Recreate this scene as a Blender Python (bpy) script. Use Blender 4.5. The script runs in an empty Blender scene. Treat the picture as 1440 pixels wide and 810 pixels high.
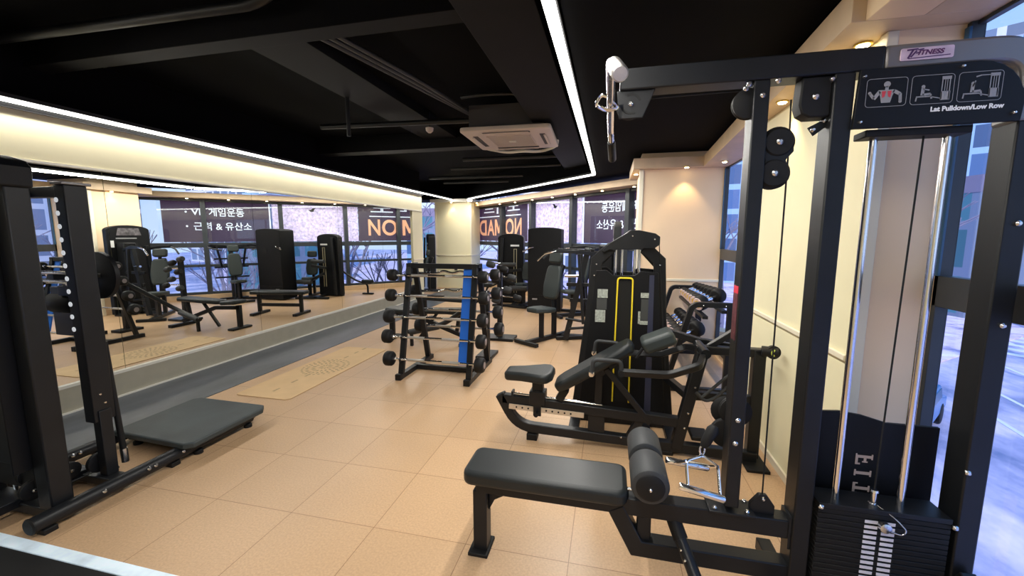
import bpy, bmesh, math, random
from mathutils import Vector, Matrix
random.seed(7)
C = bpy.context.scene.collection
R = math.radians

# ---------------------------------------------------------------- materials
def mat(name, col, rough=.5, metal=0., noise=0., nscale=8., bump=0., bscale=60., spec=.5, emit=None, es=0., coat=0.):
    m = bpy.data.materials.new(name); m.use_nodes = True
    nt = m.node_tree; b = nt.nodes['Principled BSDF']
    b.inputs['Base Color'].default_value = (*col, 1); b.inputs['Roughness'].default_value = rough
    b.inputs['Metallic'].default_value = metal; b.inputs['Specular IOR Level'].default_value = spec
    b.inputs['Coat Weight'].default_value = coat
    if emit: b.inputs['Emission Color'].default_value = (*emit, 1); b.inputs['Emission Strength'].default_value = es
    tc = nt.nodes.new('ShaderNodeTexCoord')
    if noise:
        n = nt.nodes.new('ShaderNodeTexNoise'); n.inputs['Scale'].default_value = nscale; n.inputs['Detail'].default_value = 4
        r = nt.nodes.new('ShaderNodeValToRGB'); nt.links.new(tc.outputs['Object'], n.inputs['Vector'])
        nt.links.new(n.outputs['Fac'], r.inputs['Fac'])
        r.color_ramp.elements[0].position = .3; r.color_ramp.elements[1].position = .7
        r.color_ramp.elements[0].color = (*[max(0, c*(1-noise)) for c in col], 1)
        r.color_ramp.elements[1].color = (*[min(1, c*(1+noise)) for c in col], 1)
        nt.links.new(r.outputs['Color'], b.inputs['Base Color'])
    if bump:
        n = nt.nodes.new('ShaderNodeTexNoise'); n.inputs['Scale'].default_value = bscale
        bp = nt.nodes.new('ShaderNodeBump'); bp.inputs['Strength'].default_value = bump; bp.inputs['Distance'].default_value = .002
        nt.links.new(tc.outputs['Object'], n.inputs['Vector']); nt.links.new(n.outputs['Fac'], bp.inputs['Height'])
        nt.links.new(bp.outputs['Normal'], b.inputs['Normal'])
    return m

steel = mat('black_powder_coat', (.0085, .0095, .0115), .40, noise=.15, bump=.15, bscale=300, spec=.32)
steel2 = mat('satin_black_panel', (.0045, .005, .0065), .5, noise=.2, nscale=3, spec=.25)
greysteel = mat('grey_top_tube', (.20, .19, .19), .35, metal=.5)
vinyl = mat('black_vinyl', (.012, .015, .016), .42, noise=.15, bump=.3, bscale=250, spec=.35)
vinylg = mat('dark_green_vinyl', (.026, .036, .036), .5, bump=.3, bscale=250)
foam = mat('grey_foam', (.024, .027, .030), .6, bump=.4, bscale=200)
rubber = mat('black_rubber', (.006, .006, .0065), .6, noise=.2, spec=.3)
chrome = mat('chrome', (.82, .82, .84), .14, metal=1)
bolt = mat('zinc_bolt', (.7, .7, .7), .25, metal=1)
knurl = mat('knurled_steel', (.55, .54, .52), .35, metal=1, bump=.6, bscale=900)
white = mat('white_print', (.75, .75, .75), .5, emit=(.8, .8, .8), es=.12)
plabel = mat('stack_label', (.72, .70, .78), .5)
greyp = mat('grey_print', (.30, .30, .31), .5)
linep = mat('thin_line_print', (.12, .12, .125), .5)
redp = mat('red_print', (.55, .05, .07), .5)
yellow = mat('yellow_trim', (.85, .68, .03), .4)
blue = mat('blue_panel', (.005, .13, .62), .55)
platem = mat('perforated_steel', (.62, .56, .48), .4, metal=.6)
darkhole = mat('hole_black', (.003, .003, .003), .8)
cream = mat('cream_wallpaper', (.81, .755, .515), .6, noise=.035, nscale=2.5, bump=.1, bscale=80)
creamp = mat('peach_and_daylit_wallpaper', (.88, .66, .43), .6, noise=.03, nscale=2.5, bump=.1, bscale=80)  # also carries the daylight pink painted on the right pillar's near side
woodlight = mat('pale_wood_film', (.62, .46, .30), .5, noise=.08, nscale=6)
trimw = mat('ivory_trim', (.80, .74, .58), .45)
trimwhite = mat('white_trim', (.80, .78, .68), .4)
basem = mat('beige_baseboard', (.42, .39, .30), .55, noise=.05)
black = mat('black_ceiling_paint', (.0012, .0012, .0018), .85, noise=.35, nscale=1.2, spec=.08)
beamm = mat('black_beam_paint', (.0035, .0035, .0045), .65, noise=.3, nscale=2, spec=.15)
pipem = mat('black_pipe', (.006, .0065, .0075), .45)
conduit = mat('dark_grey_conduit', (.018, .018, .018), .5, bump=.6, bscale=150)
framem = mat('window_frame_dark', (.035, .042, .05), .4, noise=.1)
frameb = mat('window_frame_blue', (.03, .10, .20), .3)
matm = mat('yoga_mat_tan', (.66, .45, .24), .7, noise=.05, nscale=5)
mandala = mat('mandala_print', (.40, .29, .16), .8, noise=.3, nscale=60)
acm = mat('ac_plastic', (.60, .52, .46), .45)
acd = mat('ac_slot_dark', (.05, .045, .045), .6)
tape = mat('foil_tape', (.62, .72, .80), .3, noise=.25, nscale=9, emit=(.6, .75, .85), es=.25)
plat = mat('platform_rubber', (.032, .042, .044), .55, noise=.35, nscale=3, bump=.3, bscale=90)
silver = mat('silver_disc', (.24, .21, .22), .35, metal=.2)
rosed = mat('rose_grey_disc', (.66, .52, .53), .45, noise=.35, nscale=45)
knoby = mat('yellow_green_cap', (.55, .65, .08), .4)
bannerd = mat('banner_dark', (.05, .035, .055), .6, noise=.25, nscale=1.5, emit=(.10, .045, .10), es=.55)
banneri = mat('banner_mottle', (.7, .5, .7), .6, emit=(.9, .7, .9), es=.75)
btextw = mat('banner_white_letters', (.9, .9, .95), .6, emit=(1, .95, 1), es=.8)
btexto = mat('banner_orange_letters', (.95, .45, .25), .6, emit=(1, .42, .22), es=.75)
creamsw = mat('cream_plastic', (.75, .72, .62), .4)
stickerm = mat('machine_sticker', (.38, .42, .38), .5, noise=.35, nscale=70)
redst = mat('red_sticker', (.35, .03, .06), .5)
ledm = mat('led_diffuser', (1, 1, 1), .5, emit=(1, .985, .93), es=4)
lampm = mat('downlight_glow', (1, 1, 1), .5, emit=(1, .80, .50), es=25)
goldm = mat('gold_ring', (.7, .5, .1), .35, metal=.6)

mirrorm = bpy.data.materials.new('mirror'); mirrorm.use_nodes = True
b = mirrorm.node_tree.nodes['Principled BSDF']
b.inputs['Base Color'].default_value = (.86, .88, .84, 1); b.inputs['Metallic'].default_value = 1; b.inputs['Roughness'].default_value = .0

def glassmat():
    m = bpy.data.materials.new('window_glass'); m.use_nodes = True; nt = m.node_tree; nt.nodes.clear()
    o = nt.nodes.new('ShaderNodeOutputMaterial'); mx = nt.nodes.new('ShaderNodeMixShader')
    t = nt.nodes.new('ShaderNodeBsdfTransparent'); g = nt.nodes.new('ShaderNodeBsdfGlossy')
    t.inputs[0].default_value = (.90, .95, .99, 1); g.inputs['Roughness'].default_value = .02
    mx.inputs[0].default_value = .06
    nt.links.new(t.outputs[0], mx.inputs[1]); nt.links.new(g.outputs[0], mx.inputs[2])
    nt.links.new(mx.outputs[0], o.inputs[0]); return m
glass = glassmat()

def floormat():
    m = bpy.data.materials.new('terracotta_rubber_tiles'); m.use_nodes = True; nt = m.node_tree; N = nt.nodes; L = nt.links
    b = N['Principled BSDF']; tc = N.new('ShaderNodeTexCoord'); mp = N.new('ShaderNodeMapping')
    mp.inputs['Location'].default_value = (2.235+.5215*40, -2.842+.518*40, 0)
    br = N.new('ShaderNodeTexBrick'); br.offset = 0; br.squash = 1
    br.inputs['Scale'].default_value = 1; br.inputs['Brick Width'].default_value = .5215; br.inputs['Row Height'].default_value = .518
    br.inputs['Mortar Size'].default_value = .0022; br.inputs['Mortar Smooth'].default_value = .5; br.inputs['Bias'].default_value = 0
    br.inputs['Color1'].default_value = (.56, .365, .21, 1); br.inputs['Color2'].default_value = (.515, .335, .19, 1)
    br.inputs['Mortar'].default_value = (.24, .13, .06, 1)
    L.new(tc.outputs['Object'], mp.inputs[0]); L.new(mp.outputs[0], br.inputs['Vector'])
    n = N.new('ShaderNodeTexNoise'); n.inputs['Scale'].default_value = 90; n.inputs['Detail'].default_value = 3; L.new(tc.outputs['Object'], n.inputs[0])
    n2 = N.new('ShaderNodeTexNoise'); n2.inputs['Scale'].default_value = 1.1; L.new(tc.outputs['Object'], n2.inputs[0])
    mr = N.new('ShaderNodeMapRange'); mr.inputs['From Min'].default_value = .3; mr.inputs['From Max'].default_value = .7
    mr.inputs['To Min'].default_value = .9; mr.inputs['To Max'].default_value = 1.1; L.new(n.outputs['Fac'], mr.inputs[0])
    mr2 = N.new('ShaderNodeMapRange'); mr2.inputs['From Min'].default_value = .3; mr2.inputs['From Max'].default_value = .7
    mr2.inputs['To Min'].default_value = .93; mr2.inputs['To Max'].default_value = 1.06; L.new(n2.outputs['Fac'], mr2.inputs[0])
    mu = N.new('ShaderNodeMath'); mu.operation = 'MULTIPLY'; L.new(mr.outputs[0], mu.inputs[0]); L.new(mr2.outputs[0], mu.inputs[1])
    mm = N.new('ShaderNodeVectorMath'); mm.operation = 'SCALE'; L.new(br.outputs['Color'], mm.inputs[0]); L.new(mu.outputs[0], mm.inputs['Scale'])
    L.new(mm.outputs[0], b.inputs['Base Color']); b.inputs['Roughness'].default_value = .38
    bp = N.new('ShaderNodeBump'); bp.inputs['Strength'].default_value = .25; bp.inputs['Distance'].default_value = .002
    L.new(n.outputs['Fac'], bp.inputs['Height']); L.new(bp.outputs[0], b.inputs['Normal'])
    return m
tile = floormat()

def mottled(name, cols, scale, rough=.8, es=0., detail=6, stretch=(1, 1, 1)):
    m = bpy.data.materials.new(name); m.use_nodes = True; nt = m.node_tree; b = nt.nodes['Principled BSDF']
    tc = nt.nodes.new('ShaderNodeTexCoord'); n = nt.nodes.new('ShaderNodeTexNoise'); mp = nt.nodes.new('ShaderNodeMapping')
    mp.inputs['Scale'].default_value = stretch
    n.inputs['Scale'].default_value = scale; n.inputs['Detail'].default_value = detail; n.inputs['Roughness'].default_value = .65
    r = nt.nodes.new('ShaderNodeValToRGB'); e = r.color_ramp.elements
    while len(e) < len(cols): e.new(.5)
    for i, c in enumerate(cols): e[i].position = .3 + .4*i/(len(cols)-1); e[i].color = (*c, 1)
    nt.links.new(tc.outputs['Object'], mp.inputs[0]); nt.links.new(mp.outputs[0], n.inputs['Vector']); nt.links.new(n.outputs['Fac'], r.inputs['Fac'])
    nt.links.new(r.outputs['Color'], b.inputs['Base Color']); b.inputs['Roughness'].default_value = rough
    if es: nt.links.new(r.outputs['Color'], b.inputs['Emission Color']); b.inputs['Emission Strength'].default_value = es
    return m
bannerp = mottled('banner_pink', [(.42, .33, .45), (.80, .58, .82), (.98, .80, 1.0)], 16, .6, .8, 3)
runnerm = mottled('dark_grey_rubber_runner', [(.045, .052, .062), (.075, .085, .10), (.11, .12, .14)], 3, .35, stretch=(1, .35, 1))
roadm = mottled('winter_asphalt_sun_shade', [(.10, .15, .32), (.42, .40, .62), (.88, .72, .85)], .5, .8, stretch=(1, .5, 1))  # blue shadows and lilac sunlit patches are painted into the mottle
parkm = mottled('winter_park_ground', [(.26, .22, .40), (.80, .60, .80), (1.0, .86, .95)], .8, .8)
facm = None
def facade(name, wall, win, sx, sz):
    m = bpy.data.materials.new(name); m.use_nodes = True; nt = m.node_tree; b = nt.nodes['Principled BSDF']
    tc = nt.nodes.new('ShaderNodeTexCoord'); s = nt.nodes.new('ShaderNodeSeparateXYZ'); cb = nt.nodes.new('ShaderNodeCombineXYZ')
    ad = nt.nodes.new('ShaderNodeMath'); nt.links.new(tc.outputs['Object'], s.inputs[0])
    nt.links.new(s.outputs[0], ad.inputs[0]); nt.links.new(s.outputs[1], ad.inputs[1])
    nt.links.new(ad.outputs[0], cb.inputs[0]); nt.links.new(s.outputs[2], cb.inputs[1])
    br = nt.nodes.new('ShaderNodeTexBrick'); br.offset = 0; br.inputs['Scale'].default_value = 1
    br.inputs['Brick Width'].default_value = sx; br.inputs['Row Height'].default_value = sz; br.inputs['Mortar Size'].default_value = .35
    br.inputs['Color1'].default_value = (*win, 1); br.inputs['Color2'].default_value = (*[c*.6 for c in win], 1); br.inputs['Mortar'].default_value = (*wall, 1)
    nt.links.new(cb.outputs[0], br.inputs['Vector']); nt.links.new(br.outputs[0], b.inputs['Base Color']); b.inputs['Roughness'].default_value = .4
    return m
fac1 = facade('blue_glass_facade', (.30, .45, .68), (.07, .14, .32), 2.4, 3.0)
fac2 = facade('pale_apartment_facade', (.62, .62, .72), (.16, .22, .36), 3.0, 3.2)
fac3 = facade('dark_office_facade', (.16, .2, .3), (.06, .20, .27), 3.4, 3.4)
barkm = mat('bare_bark', (.20, .18, .27), .9)

# ---------------------------------------------------------------- geometry builder
def V(*a): return Vector(a[0] if len(a) == 1 else a)
def fillet(pts, r, n=5):
    pts = [V(p) for p in pts]; out = [pts[0]]
    for i in range(1, len(pts)-1):
        p, a, b = pts[i], pts[i-1], pts[i+1]
        da = (a-p); db = (b-p); rr = min(r, da.length*.48, db.length*.48)
        A = p + da.normalized()*rr; B = p + db.normalized()*rr
        for k in range(n+1):
            t = k/n; out.append(A*(1-t)**2 + p*2*t*(1-t) + B*t*t)
    out.append(pts[-1]); return out
class MB:
    def __init__(s): s.bm = bmesh.new()
    def box(s, c, d, rot=None):
        M = Matrix.Translation(V(c))
        if rot is not None: M = M @ (rot if isinstance(rot, Matrix) else Matrix.Rotation(rot, 4, 'Z'))
        M = M @ Matrix.Diagonal((d[0], d[1], d[2], 1))
        bmesh.ops.create_cube(s.bm, size=1, matrix=M); return s
    def mm(s, a, b):
        return s.box([(a[i]+b[i])/2 for i in range(3)], [abs(b[i]-a[i]) for i in range(3)])
    def sweep(s, pts, prof, up=None, cap=True):
        pts = [V(p) for p in pts]; n = len(pts); seg = [(pts[i+1]-pts[i]).normalized() for i in range(n-1)]
        rings = []; side = None
        for i in range(n):
            t = seg[min(i, n-2)] if i == 0 else seg[i-1]
            bis = t if i in (0, n-1) else (seg[i-1]+seg[i]).normalized()
            if side is None:
                u = V(up) if up else V(0, 0, 1)
                if abs(t.dot(u.normalized())) > .97: u = V(0, 1, 0) if abs(t.y) < .9 else V(1, 0, 0)
                side = t.cross(u).normalized()
            elif i > 0:
                pt = seg[max(0, i-2)]
                if pt.dot(t) < .99999:
                    q = pt.rotation_difference(t); side = (q @ side).normalized()
            uu = side.cross(t).normalized(); ring = []
            for a, b in prof:
                v = pts[i] + side*a + uu*b
                d = t.dot(bis)
                if abs(d) > .2: v = v - t*((v-pts[i]).dot(bis)/d)
                ring.append(s.bm.verts.new(v))
            rings.append(ring)
        m = len(prof)
        for i in range(n-1):
            for k in range(m):
                s.bm.faces.new((rings[i][k], rings[i][(k+1) % m], rings[i+1][(k+1) % m], rings[i+1][k]))
        if cap: s.bm.faces.new(rings[0][::-1]); s.bm.faces.new(rings[-1])
        return s
    def bar(s, pts, w, h, up=None):
        return s.sweep(pts, [(-w/2, -h/2), (w/2, -h/2), (w/2, h/2), (-w/2, h/2)], up)
    def tube(s, pts, r, n=12):
        return s.sweep(pts, [(r*math.cos(2*math.pi*k/n), r*math.sin(2*math.pi*k/n)) for k in range(n)])
    def lathe(s, p0, p1, prof, n=24):       # prof: (t 0..1 along axis, radius)
        p0 = V(p0); p1 = V(p1); ax = p1-p0; t = ax.normalized(); u = t.orthogonal().normalized(); w = t.cross(u); rings = []
        for a, r in prof:
            rings.append([s.bm.verts.new(p0+ax*a+(u*math.cos(2*math.pi*k/n)+w*math.sin(2*math.pi*k/n))*max(r, 1e-4)) for k in range(n)])
        for i in range(len(rings)-1):
            for k in range(n): s.bm.faces.new((rings[i][k], rings[i][(k+1) % n], rings[i+1][(k+1) % n], rings[i+1][k]))
        s.bm.faces.new(rings[0][::-1]); s.bm.faces.new(rings[-1]); return s
    def cyl(s, p0, p1, r, n=20): return s.lathe(p0, p1, [(0, r), (1, r)], n)
    def wheel(s, p0, p1, r, n=28):
        return s.lathe(p0, p1, [(0, r*.9), (.08, r), (.3, r), (.5, r*.93), (.7, r), (.92, r), (1, r*.9)], n)
    def head(s, p0, p1, r, n=20):           # rounded rubber dumbbell head
        return s.lathe(p0, p1, [(0, r*.72), (.06, r*.86), (.2, r*.98), (.5, r), (.8, r*.98), (.94, r*.86), (1, r*.72)], n)
    def poly(s, pts, origin, ux, uy, d):     # planar polygon (2d pts) extruded by vector d
        o = V(origin); ux = V(ux); uy = V(uy); d = V(d)
        a = [s.bm.verts.new(o+ux*p[0]+uy*p[1]) for p in pts]; c = [s.bm.verts.new(o+ux*p[0]+uy*p[1]+d) for p in pts]
        s.bm.faces.new(a[::-1]); s.bm.faces.new(c)
        for i in range(len(a)): s.bm.faces.new((a[i], a[(i+1) % len(a)], c[(i+1) % len(a)], c[i]))
        return s
    def xz(s, pts, y0, y1): return s.poly(pts, (0, y0, 0), (1, 0, 0), (0, 0, 1), (0, y1-y0, 0))
    def yz(s, pts, x0, x1): return s.poly(pts, (x0, 0, 0), (0, 1, 0), (0, 0, 1), (x1-x0, 0, 0))
    def xy(s, pts, z0, z1): return s.poly(pts, (0, 0, z0), (1, 0, 0), (0, 1, 0), (0, 0, z1-z0))
WORLD = [None]
def obj(name, mb, m, parent=None, bevel=0., seg=2, smooth=None, kind=None, label=None, subd=0):
    me = bpy.data.meshes.new(name); bm = mb.bm
    if WORLD[0] is not None and parent is not None:
        bmesh.ops.translate(bm, verts=bm.verts, vec=-WORLD[0])
    bmesh.ops.recalc_face_normals(bm, faces=bm.faces)
    bm.to_mesh(me); bm.free(); me.materials.append(m)
    o = bpy.data.objects.new(name, me); C.objects.link(o)
    if parent is not None: o.parent = parent
    if bevel:
        bv = o.modifiers.new('b', 'BEVEL'); bv.width = bevel; bv.segments = seg; bv.limit_method = 'ANGLE'; bv.angle_limit = R(50)
    if subd:
        sd = o.modifiers.new('s', 'SUBSURF'); sd.levels = subd; sd.render_levels = subd
    for p in me.polygons: p.use_smooth = True
    try: me.set_sharp_from_angle(angle=R(38))
    except Exception: pass
    if kind: o['kind'] = kind
    if label: o['label'] = label
    return o
def struct(name, mb, m, bevel=0, parent=None):
    w = WORLD[0]; WORLD[0] = None
    o = obj(name, mb, m, parent, bevel); WORLD[0] = w
    if parent is None: o['kind'] = 'structure'
    return o
def tag(o, label, cat, group=None):
    o['label'] = label; o['category'] = cat
    if group: o['group'] = group
    return o
def thing(name, label, cat, loc=(0, 0, 0), rz=0, group=None):
    o = bpy.data.objects.new(name, None); C.objects.link(o); o.location = loc; o.rotation_euler = (0, 0, rz); o.empty_display_size = .1
    return tag(o, label, cat, group)
def dup(o, parent=None):
    c = o.copy(); C.objects.link(c); c.parent = parent
    for ch in list(o.children): dup(ch, c)
    return c
def world(t): WORLD[0] = V(t.location) if t is not None else None
def textmesh(s, size, bold=0., extr=.0005, align='CENTER', shear=0., sx=1.):
    cu = bpy.data.curves.new('t', 'FONT'); cu.body = s; cu.size = size; cu.extrude = extr; cu.align_x = align; cu.align_y = 'CENTER'
    cu.offset = bold; cu.shear = shear
    o = bpy.data.objects.new('t', cu); C.objects.link(o)
    bpy.context.view_layer.update()
    me = bpy.data.meshes.new_from_object(o.evaluated_get(bpy.context.evaluated_depsgraph_get()))
    bpy.data.objects.remove(o); bm = bmesh.new(); bm.from_mesh(me)
    if sx != 1: bmesh.ops.scale(bm, verts=bm.verts, vec=(sx, 1, 1))
    r = MB(); r.bm.free(); r.bm = bm; return r
def place(mb, o, ux, uy):                   # put a flat x-y mesh on a plane
    ux = V(ux); uy = V(uy); w = ux.cross(uy)
    M = Matrix(((ux.x, uy.x, w.x, o[0]), (ux.y, uy.y, w.y, o[1]), (ux.z, uy.z, w.z, o[2]), (0, 0, 0, 1)))
    mb.bm.transform(M); return mb
def merge(a, b):
    me = bpy.data.meshes.new('x'); b.bm.to_mesh(me); b.bm.free(); a.bm.from_mesh(me); bpy.data.meshes.remove(me); return a
def bolts(parent, L, d, r=.009, name='bolt'):
    d = V(d)
    for p in L: obj(name, MB().lathe(V(p), V(p)+d*.012, [(0, r), (.5, r), (.9, r*.6), (1, r*.5)], 10), bolt, parent)
def pad(mb_pts_w, *a): pass
def cushion(outline, th, M):                # soft pad: outline polygon (x,y), thickness th, matrix
    m = MB(); m.xy(outline, -th/2, th/2); m.bm.transform(M); return m
def frame_mat(o, ux, uy):
    ux = V(ux).normalized(); uy = V(uy); uy = (uy-ux*uy.dot(ux)).normalized(); w = ux.cross(uy)
    return Matrix(((ux.x, uy.x, w.x, o[0]), (ux.y, uy.y, w.y, o[1]), (ux.z, uy.z, w.z, o[2]), (0, 0, 0, 1)))
def rrect(w, h, r, n=4):
    out = []
    for cx, cy, a0 in ((w/2-r, h/2-r, 0), (-w/2+r, h/2-r, 90), (-w/2+r, -h/2+r, 180), (w/2-r, -h/2+r, 270)):
        for k in range(n+1):
            a = R(a0+90*k/n); out.append((cx+r*math.cos(a), cy+r*math.sin(a)))
    return out

# ================================================================ SHELL
XM = -4.60; XR = 1.135; XG = 1.43
struct('floor', MB().xy([(-8, -2.6), (1.5, -2.6), (1.5, 6.95), (-6.4, 14.8), (-8, 14.8)], -.12, 0), tile)
struct('trim_1', MB().mm((-4.6, -2.5, 0), (-3.76, 11.4, .006)), runnerm)          # dark rubber runner beside the mirrors
struct('ceiling', MB().mm((-8, -2.6, 3.1), (1.6, 14.8, 3.2)), black)
# dropped black perimeter ceiling inside the lit edge
d = MB().xy([(-.255, -2.6), (1.6, -2.6), (1.6, 6.75), (.70, 7.62), (-4.4, 12.8), (-8, 12.8), (-8, 11.76), (-4.22, 11.76), (-.255, 7.42)], 2.63, 3.1)
struct('ceiling_soffit', d, black)
# left mirrored wall: header, baseboard, end pilaster
struct('wall_left', MB().mm((-4.9, -2.6, 0), (-4.625, 9.59, 3.1)), cream)
struct('trim_2', MB().mm((-4.64, -2.5, 2.16), (-4.575, 9.59, 2.56)), cream, .004)
struct('trim_3', MB().mm((-4.64, -2.5, 2.145), (-4.565, 9.59, 2.165)), trimwhite)
struct('wall_left_upper', MB().mm((-4.7, -2.5, 2.56), (-4.62, 9.59, 3.1)), black)
struct('trim_4', MB().mm((-4.64, 9.06, 0), (-4.57, 9.59, 2.16)), cream, .004)
struct('trim_5', MB().mm((-4.575, 9.06, .96), (-4.555, 9.59, .985)), trimw)
struct('baseboard_left', MB().mm((-4.64, -2.5, 0), (-4.585, 9.06, .235)), basem)
struct('trim_6', MB().mm((-4.64, -2.5, .235), (-4.575, 9.06, .26)), trimwhite)
struct('trim_7', MB().mm((-4.60, -2.5, 0), (-4.57, 9.06, .022)), trimwhite)
js = [-1.0, 1.29, 2.93, 4.57, 6.33, 7.75, 9.055]
place_words = ['behind the lifting platform machine', 'beside the lifting platform machine, reflecting its tower', 'between the platform machine and the yoga mat', 'behind the yoga mat', 'reflecting the leg machine by the window', 'next to the cream pilaster at the far end']
for i in range(6):
    o = obj('mirror_panel', MB().mm((-4.63, js[i]+.002, .26), (XM, js[i+1]-.002, 2.145)), mirrorm)
    tag(o, 'tall frameless wall mirror panel ' + place_words[i], 'mirror', 'wall mirror panels')
# back and far closing walls
struct('wall_back', MB().mm((-8, -2.7, 0), (1.6, -2.6, 3.1)), cream)
struct('wall_far_left', MB().mm((-8.1, 9, 0), (-8, 14.8, 3.1)), black)
struct('wall_behind_mirror', MB().mm((-8, 9.45, 0), (-4.9, 9.59, 3.1)), cream)
# far pillar
pl = MB().mm((-5.04, 11.48, 0), (-3.95, 12.35, 2.62))
struct('wall_far_pillar', pl, cream, .005)
struct('trim_8', MB().mm((-5.055, 11.465, .955), (-3.935, 12.3, .985)), trimw)
struct('trim_9', MB().mm((-5.15, 11.35, 2.52), (-3.85, 12.3, 2.60)), trimwhite)
for k, (a, c) in enumerate([((-3.97, 11.465), (-3.93, 11.50)), ((-5.06, 11.465), (-5.02, 11.5))]):
    struct('trim_%d' % (10+k), MB().mm((*a, 0), (*c, 2.52)), trimw)
o = obj('wall_socket', MB().mm((-4.47, 11.455, .53), (-4.38, 11.482, .66)), acd, bevel=.004)
tag(o, 'small black socket cover low on the far cream pillar', 'socket')
# big cream pillar
struct('wall_middle_pillar', MB().mm((.38, 5.85, 0), (1.42, 6.7, 2.63)), creamp, .004)
t = MB().mm((.365, 5.835, .95), (1.42, 6.7, .985)); struct('trim_12', t, trimw, .004)
t = MB().mm((.355, 5.825, 0), (.41, 5.88, 2.42)); struct('trim_13', t, trimw, .004)
struct('trim_14', MB().mm((.27, 5.72, 2.42), (1.42, 6.9, 2.55)), woodlight, .003)
o = obj('wall_thermostat', MB().mm((.36, 6.02, 1.28), (.381, 6.10, 1.46)), creamsw, bevel=.004)
tag(o, 'small cream remote holder on the side of the middle pillar', 'thermostat')
# near right pillar
struct('wall_right_pillar', MB().mm((XR, 2.2, 0), (1.42, 3.68, 2.63)), cream, .004)
struct('wall_right_pillar_side', MB().mm((XR+.02, 2.192, 0), (1.42, 2.2, 2.42)), creamp)  # thin sheet over the cream pillar, pink of the daylight put into its colour
struct('trim_15', MB().mm((XR-.018, 2.25, .955), (XR, 3.64, .985)), trimw, .004)
struct('trim_16', MB().mm((XR-.012, 2.185, 0), (XR+.03, 2.24, 2.42)), trimw, .004)
struct('trim_17', MB().mm((XR-.012, 3.64, 0), (XR+.02, 3.69, 2.42)), trimw, .004)
struct('baseboard_right', MB().mm((XR-.014, 2.24, 0), (XR, 3.64, .05)), trimw)
# right soffit
struct('trim_18', MB().xy([(.93, 2.07), (1.44, 2.07), (1.44, 5.72), (1.12, 5.72)], 2.42, 2.56), woodlight, .003)
struct('trim_19', MB().mm((1.18, -2.6, 2.42), (1.44, 2.07, 2.63)), woodlight, .003)
struct('trim_20', MB().mm((.98, .4, 2.42), (1.18, 2.07, 2.66)), creamp, .003)
struct('sensor_hole', MB().cyl((1.08, 1.85, 2.41), (1.08, 1.85, 2.425), .013), darkhole, parent=bpy.data.objects['trim_20'])
# diagonal soffit
nx, ny = .7112, .7030      # outward normal of diagonal window line
A = V(.65, 7.70, 0); Bv = V(-3.35, 11.75, 0); D = (Bv-A).normalized(); Nn = V(-D.y, D.x, 0); Nn = -Nn if Nn.x < 0 else Nn
def dp(s, off=0, z=0): q = A + D*s + Nn*off; return (q.x, q.y, z)
sof = MB(); q = [dp(-.9, -.36), dp(-.9, .1), dp(9.5, .1), dp(9.5, -.36)]
sof.xy([p[:2] for p in q], 2.42, 2.54); struct('trim_21', sof, woodlight, .003)
# ---- windows on the diagonal
def dbar(mb, s0, s1, z0, z1, o0, o1):
    q = [dp(s0, o0), dp(s0, o1), dp(s1, o1), dp(s1, o0)]; return mb.xy([p[:2] for p in q], z0, z1)
ms = [-2.4+.0, -1.15]  # mullion stations along the line
stations = [(.65-x)/abs(D.x) for x in (1.43, .32, -.82, -1.94, -2.99, -4.22, -5.35, -6.5)]
lowh = .13
for i in range(len(stations)-1):
    s0, s1 = stations[i], stations[i+1]
    w = struct('window_%d' % (i+1), dbar(dbar(dbar(dbar(MB(), s0+.05, s1-.05, 1.27, 1.38, -.02, .08), s0+.05, s1-.05, .80, .86, -.02, .08),
               s0+.05, s1-.05, lowh, lowh+.06, -.02, .08), s0+.05, s1-.05, 2.36, 2.43, -.02, .08), framem, .003)
    for z0, z1 in ((lowh+.06, .80), (.86, 1.27), (1.38, 2.36)):
        struct('pane', dbar(MB(), s0+.05, s1-.05, z0, z1, .03, .036), glass, parent=w)
    struct('mullion', dbar(MB(), s1-.05, s1+.05, lowh, 2.43, -.05, .10), framem, .003, parent=w)
struct('baseboard_far', dbar(MB(), -2.5, 9.5, 0, lowh, -.06, .2), woodlight, .003)
# ---- windows on the right wall
def rwin(n, y0, y1):
    w = struct('window_%d' % n, MB().mm((1.40, y0, 1.25), (1.45, y1, 1.385)).mm((1.40, y0, .04), (1.45, y1, .12)).mm((1.42, y0, 2.405), (1.45, y1, 2.425))
               .mm((1.40, y1-.025, .04), (1.45, y1, 2.42)).mm((1.40, y0, .04), (1.45, y0+.025, 2.42)), framem, .003)
    struct('pane', MB().mm((1.445, y0+.025, .12), (1.447, y1-.025, 1.25)), glass, parent=w)
    struct('pane', MB().mm((1.445, y0+.025, 1.385), (1.447, y1-.025, 2.405)), glass, parent=w)
    struct('frame_liner', MB().mm((1.39, y1-.03, 1.385), (1.402, y1-.004, 2.40)), frameb, .003, parent=w)
rwin(8, .9, 2.19); rwin(9, -.5, .9); rwin(10, -2.6, -.5); rwin(11, 3.69, 4.78); rwin(12, 4.78, 5.85)
struct('wall_right_sill', MB().mm((1.38, -2.6, 0), (1.55, 6.9, .05)), creamp)
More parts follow.
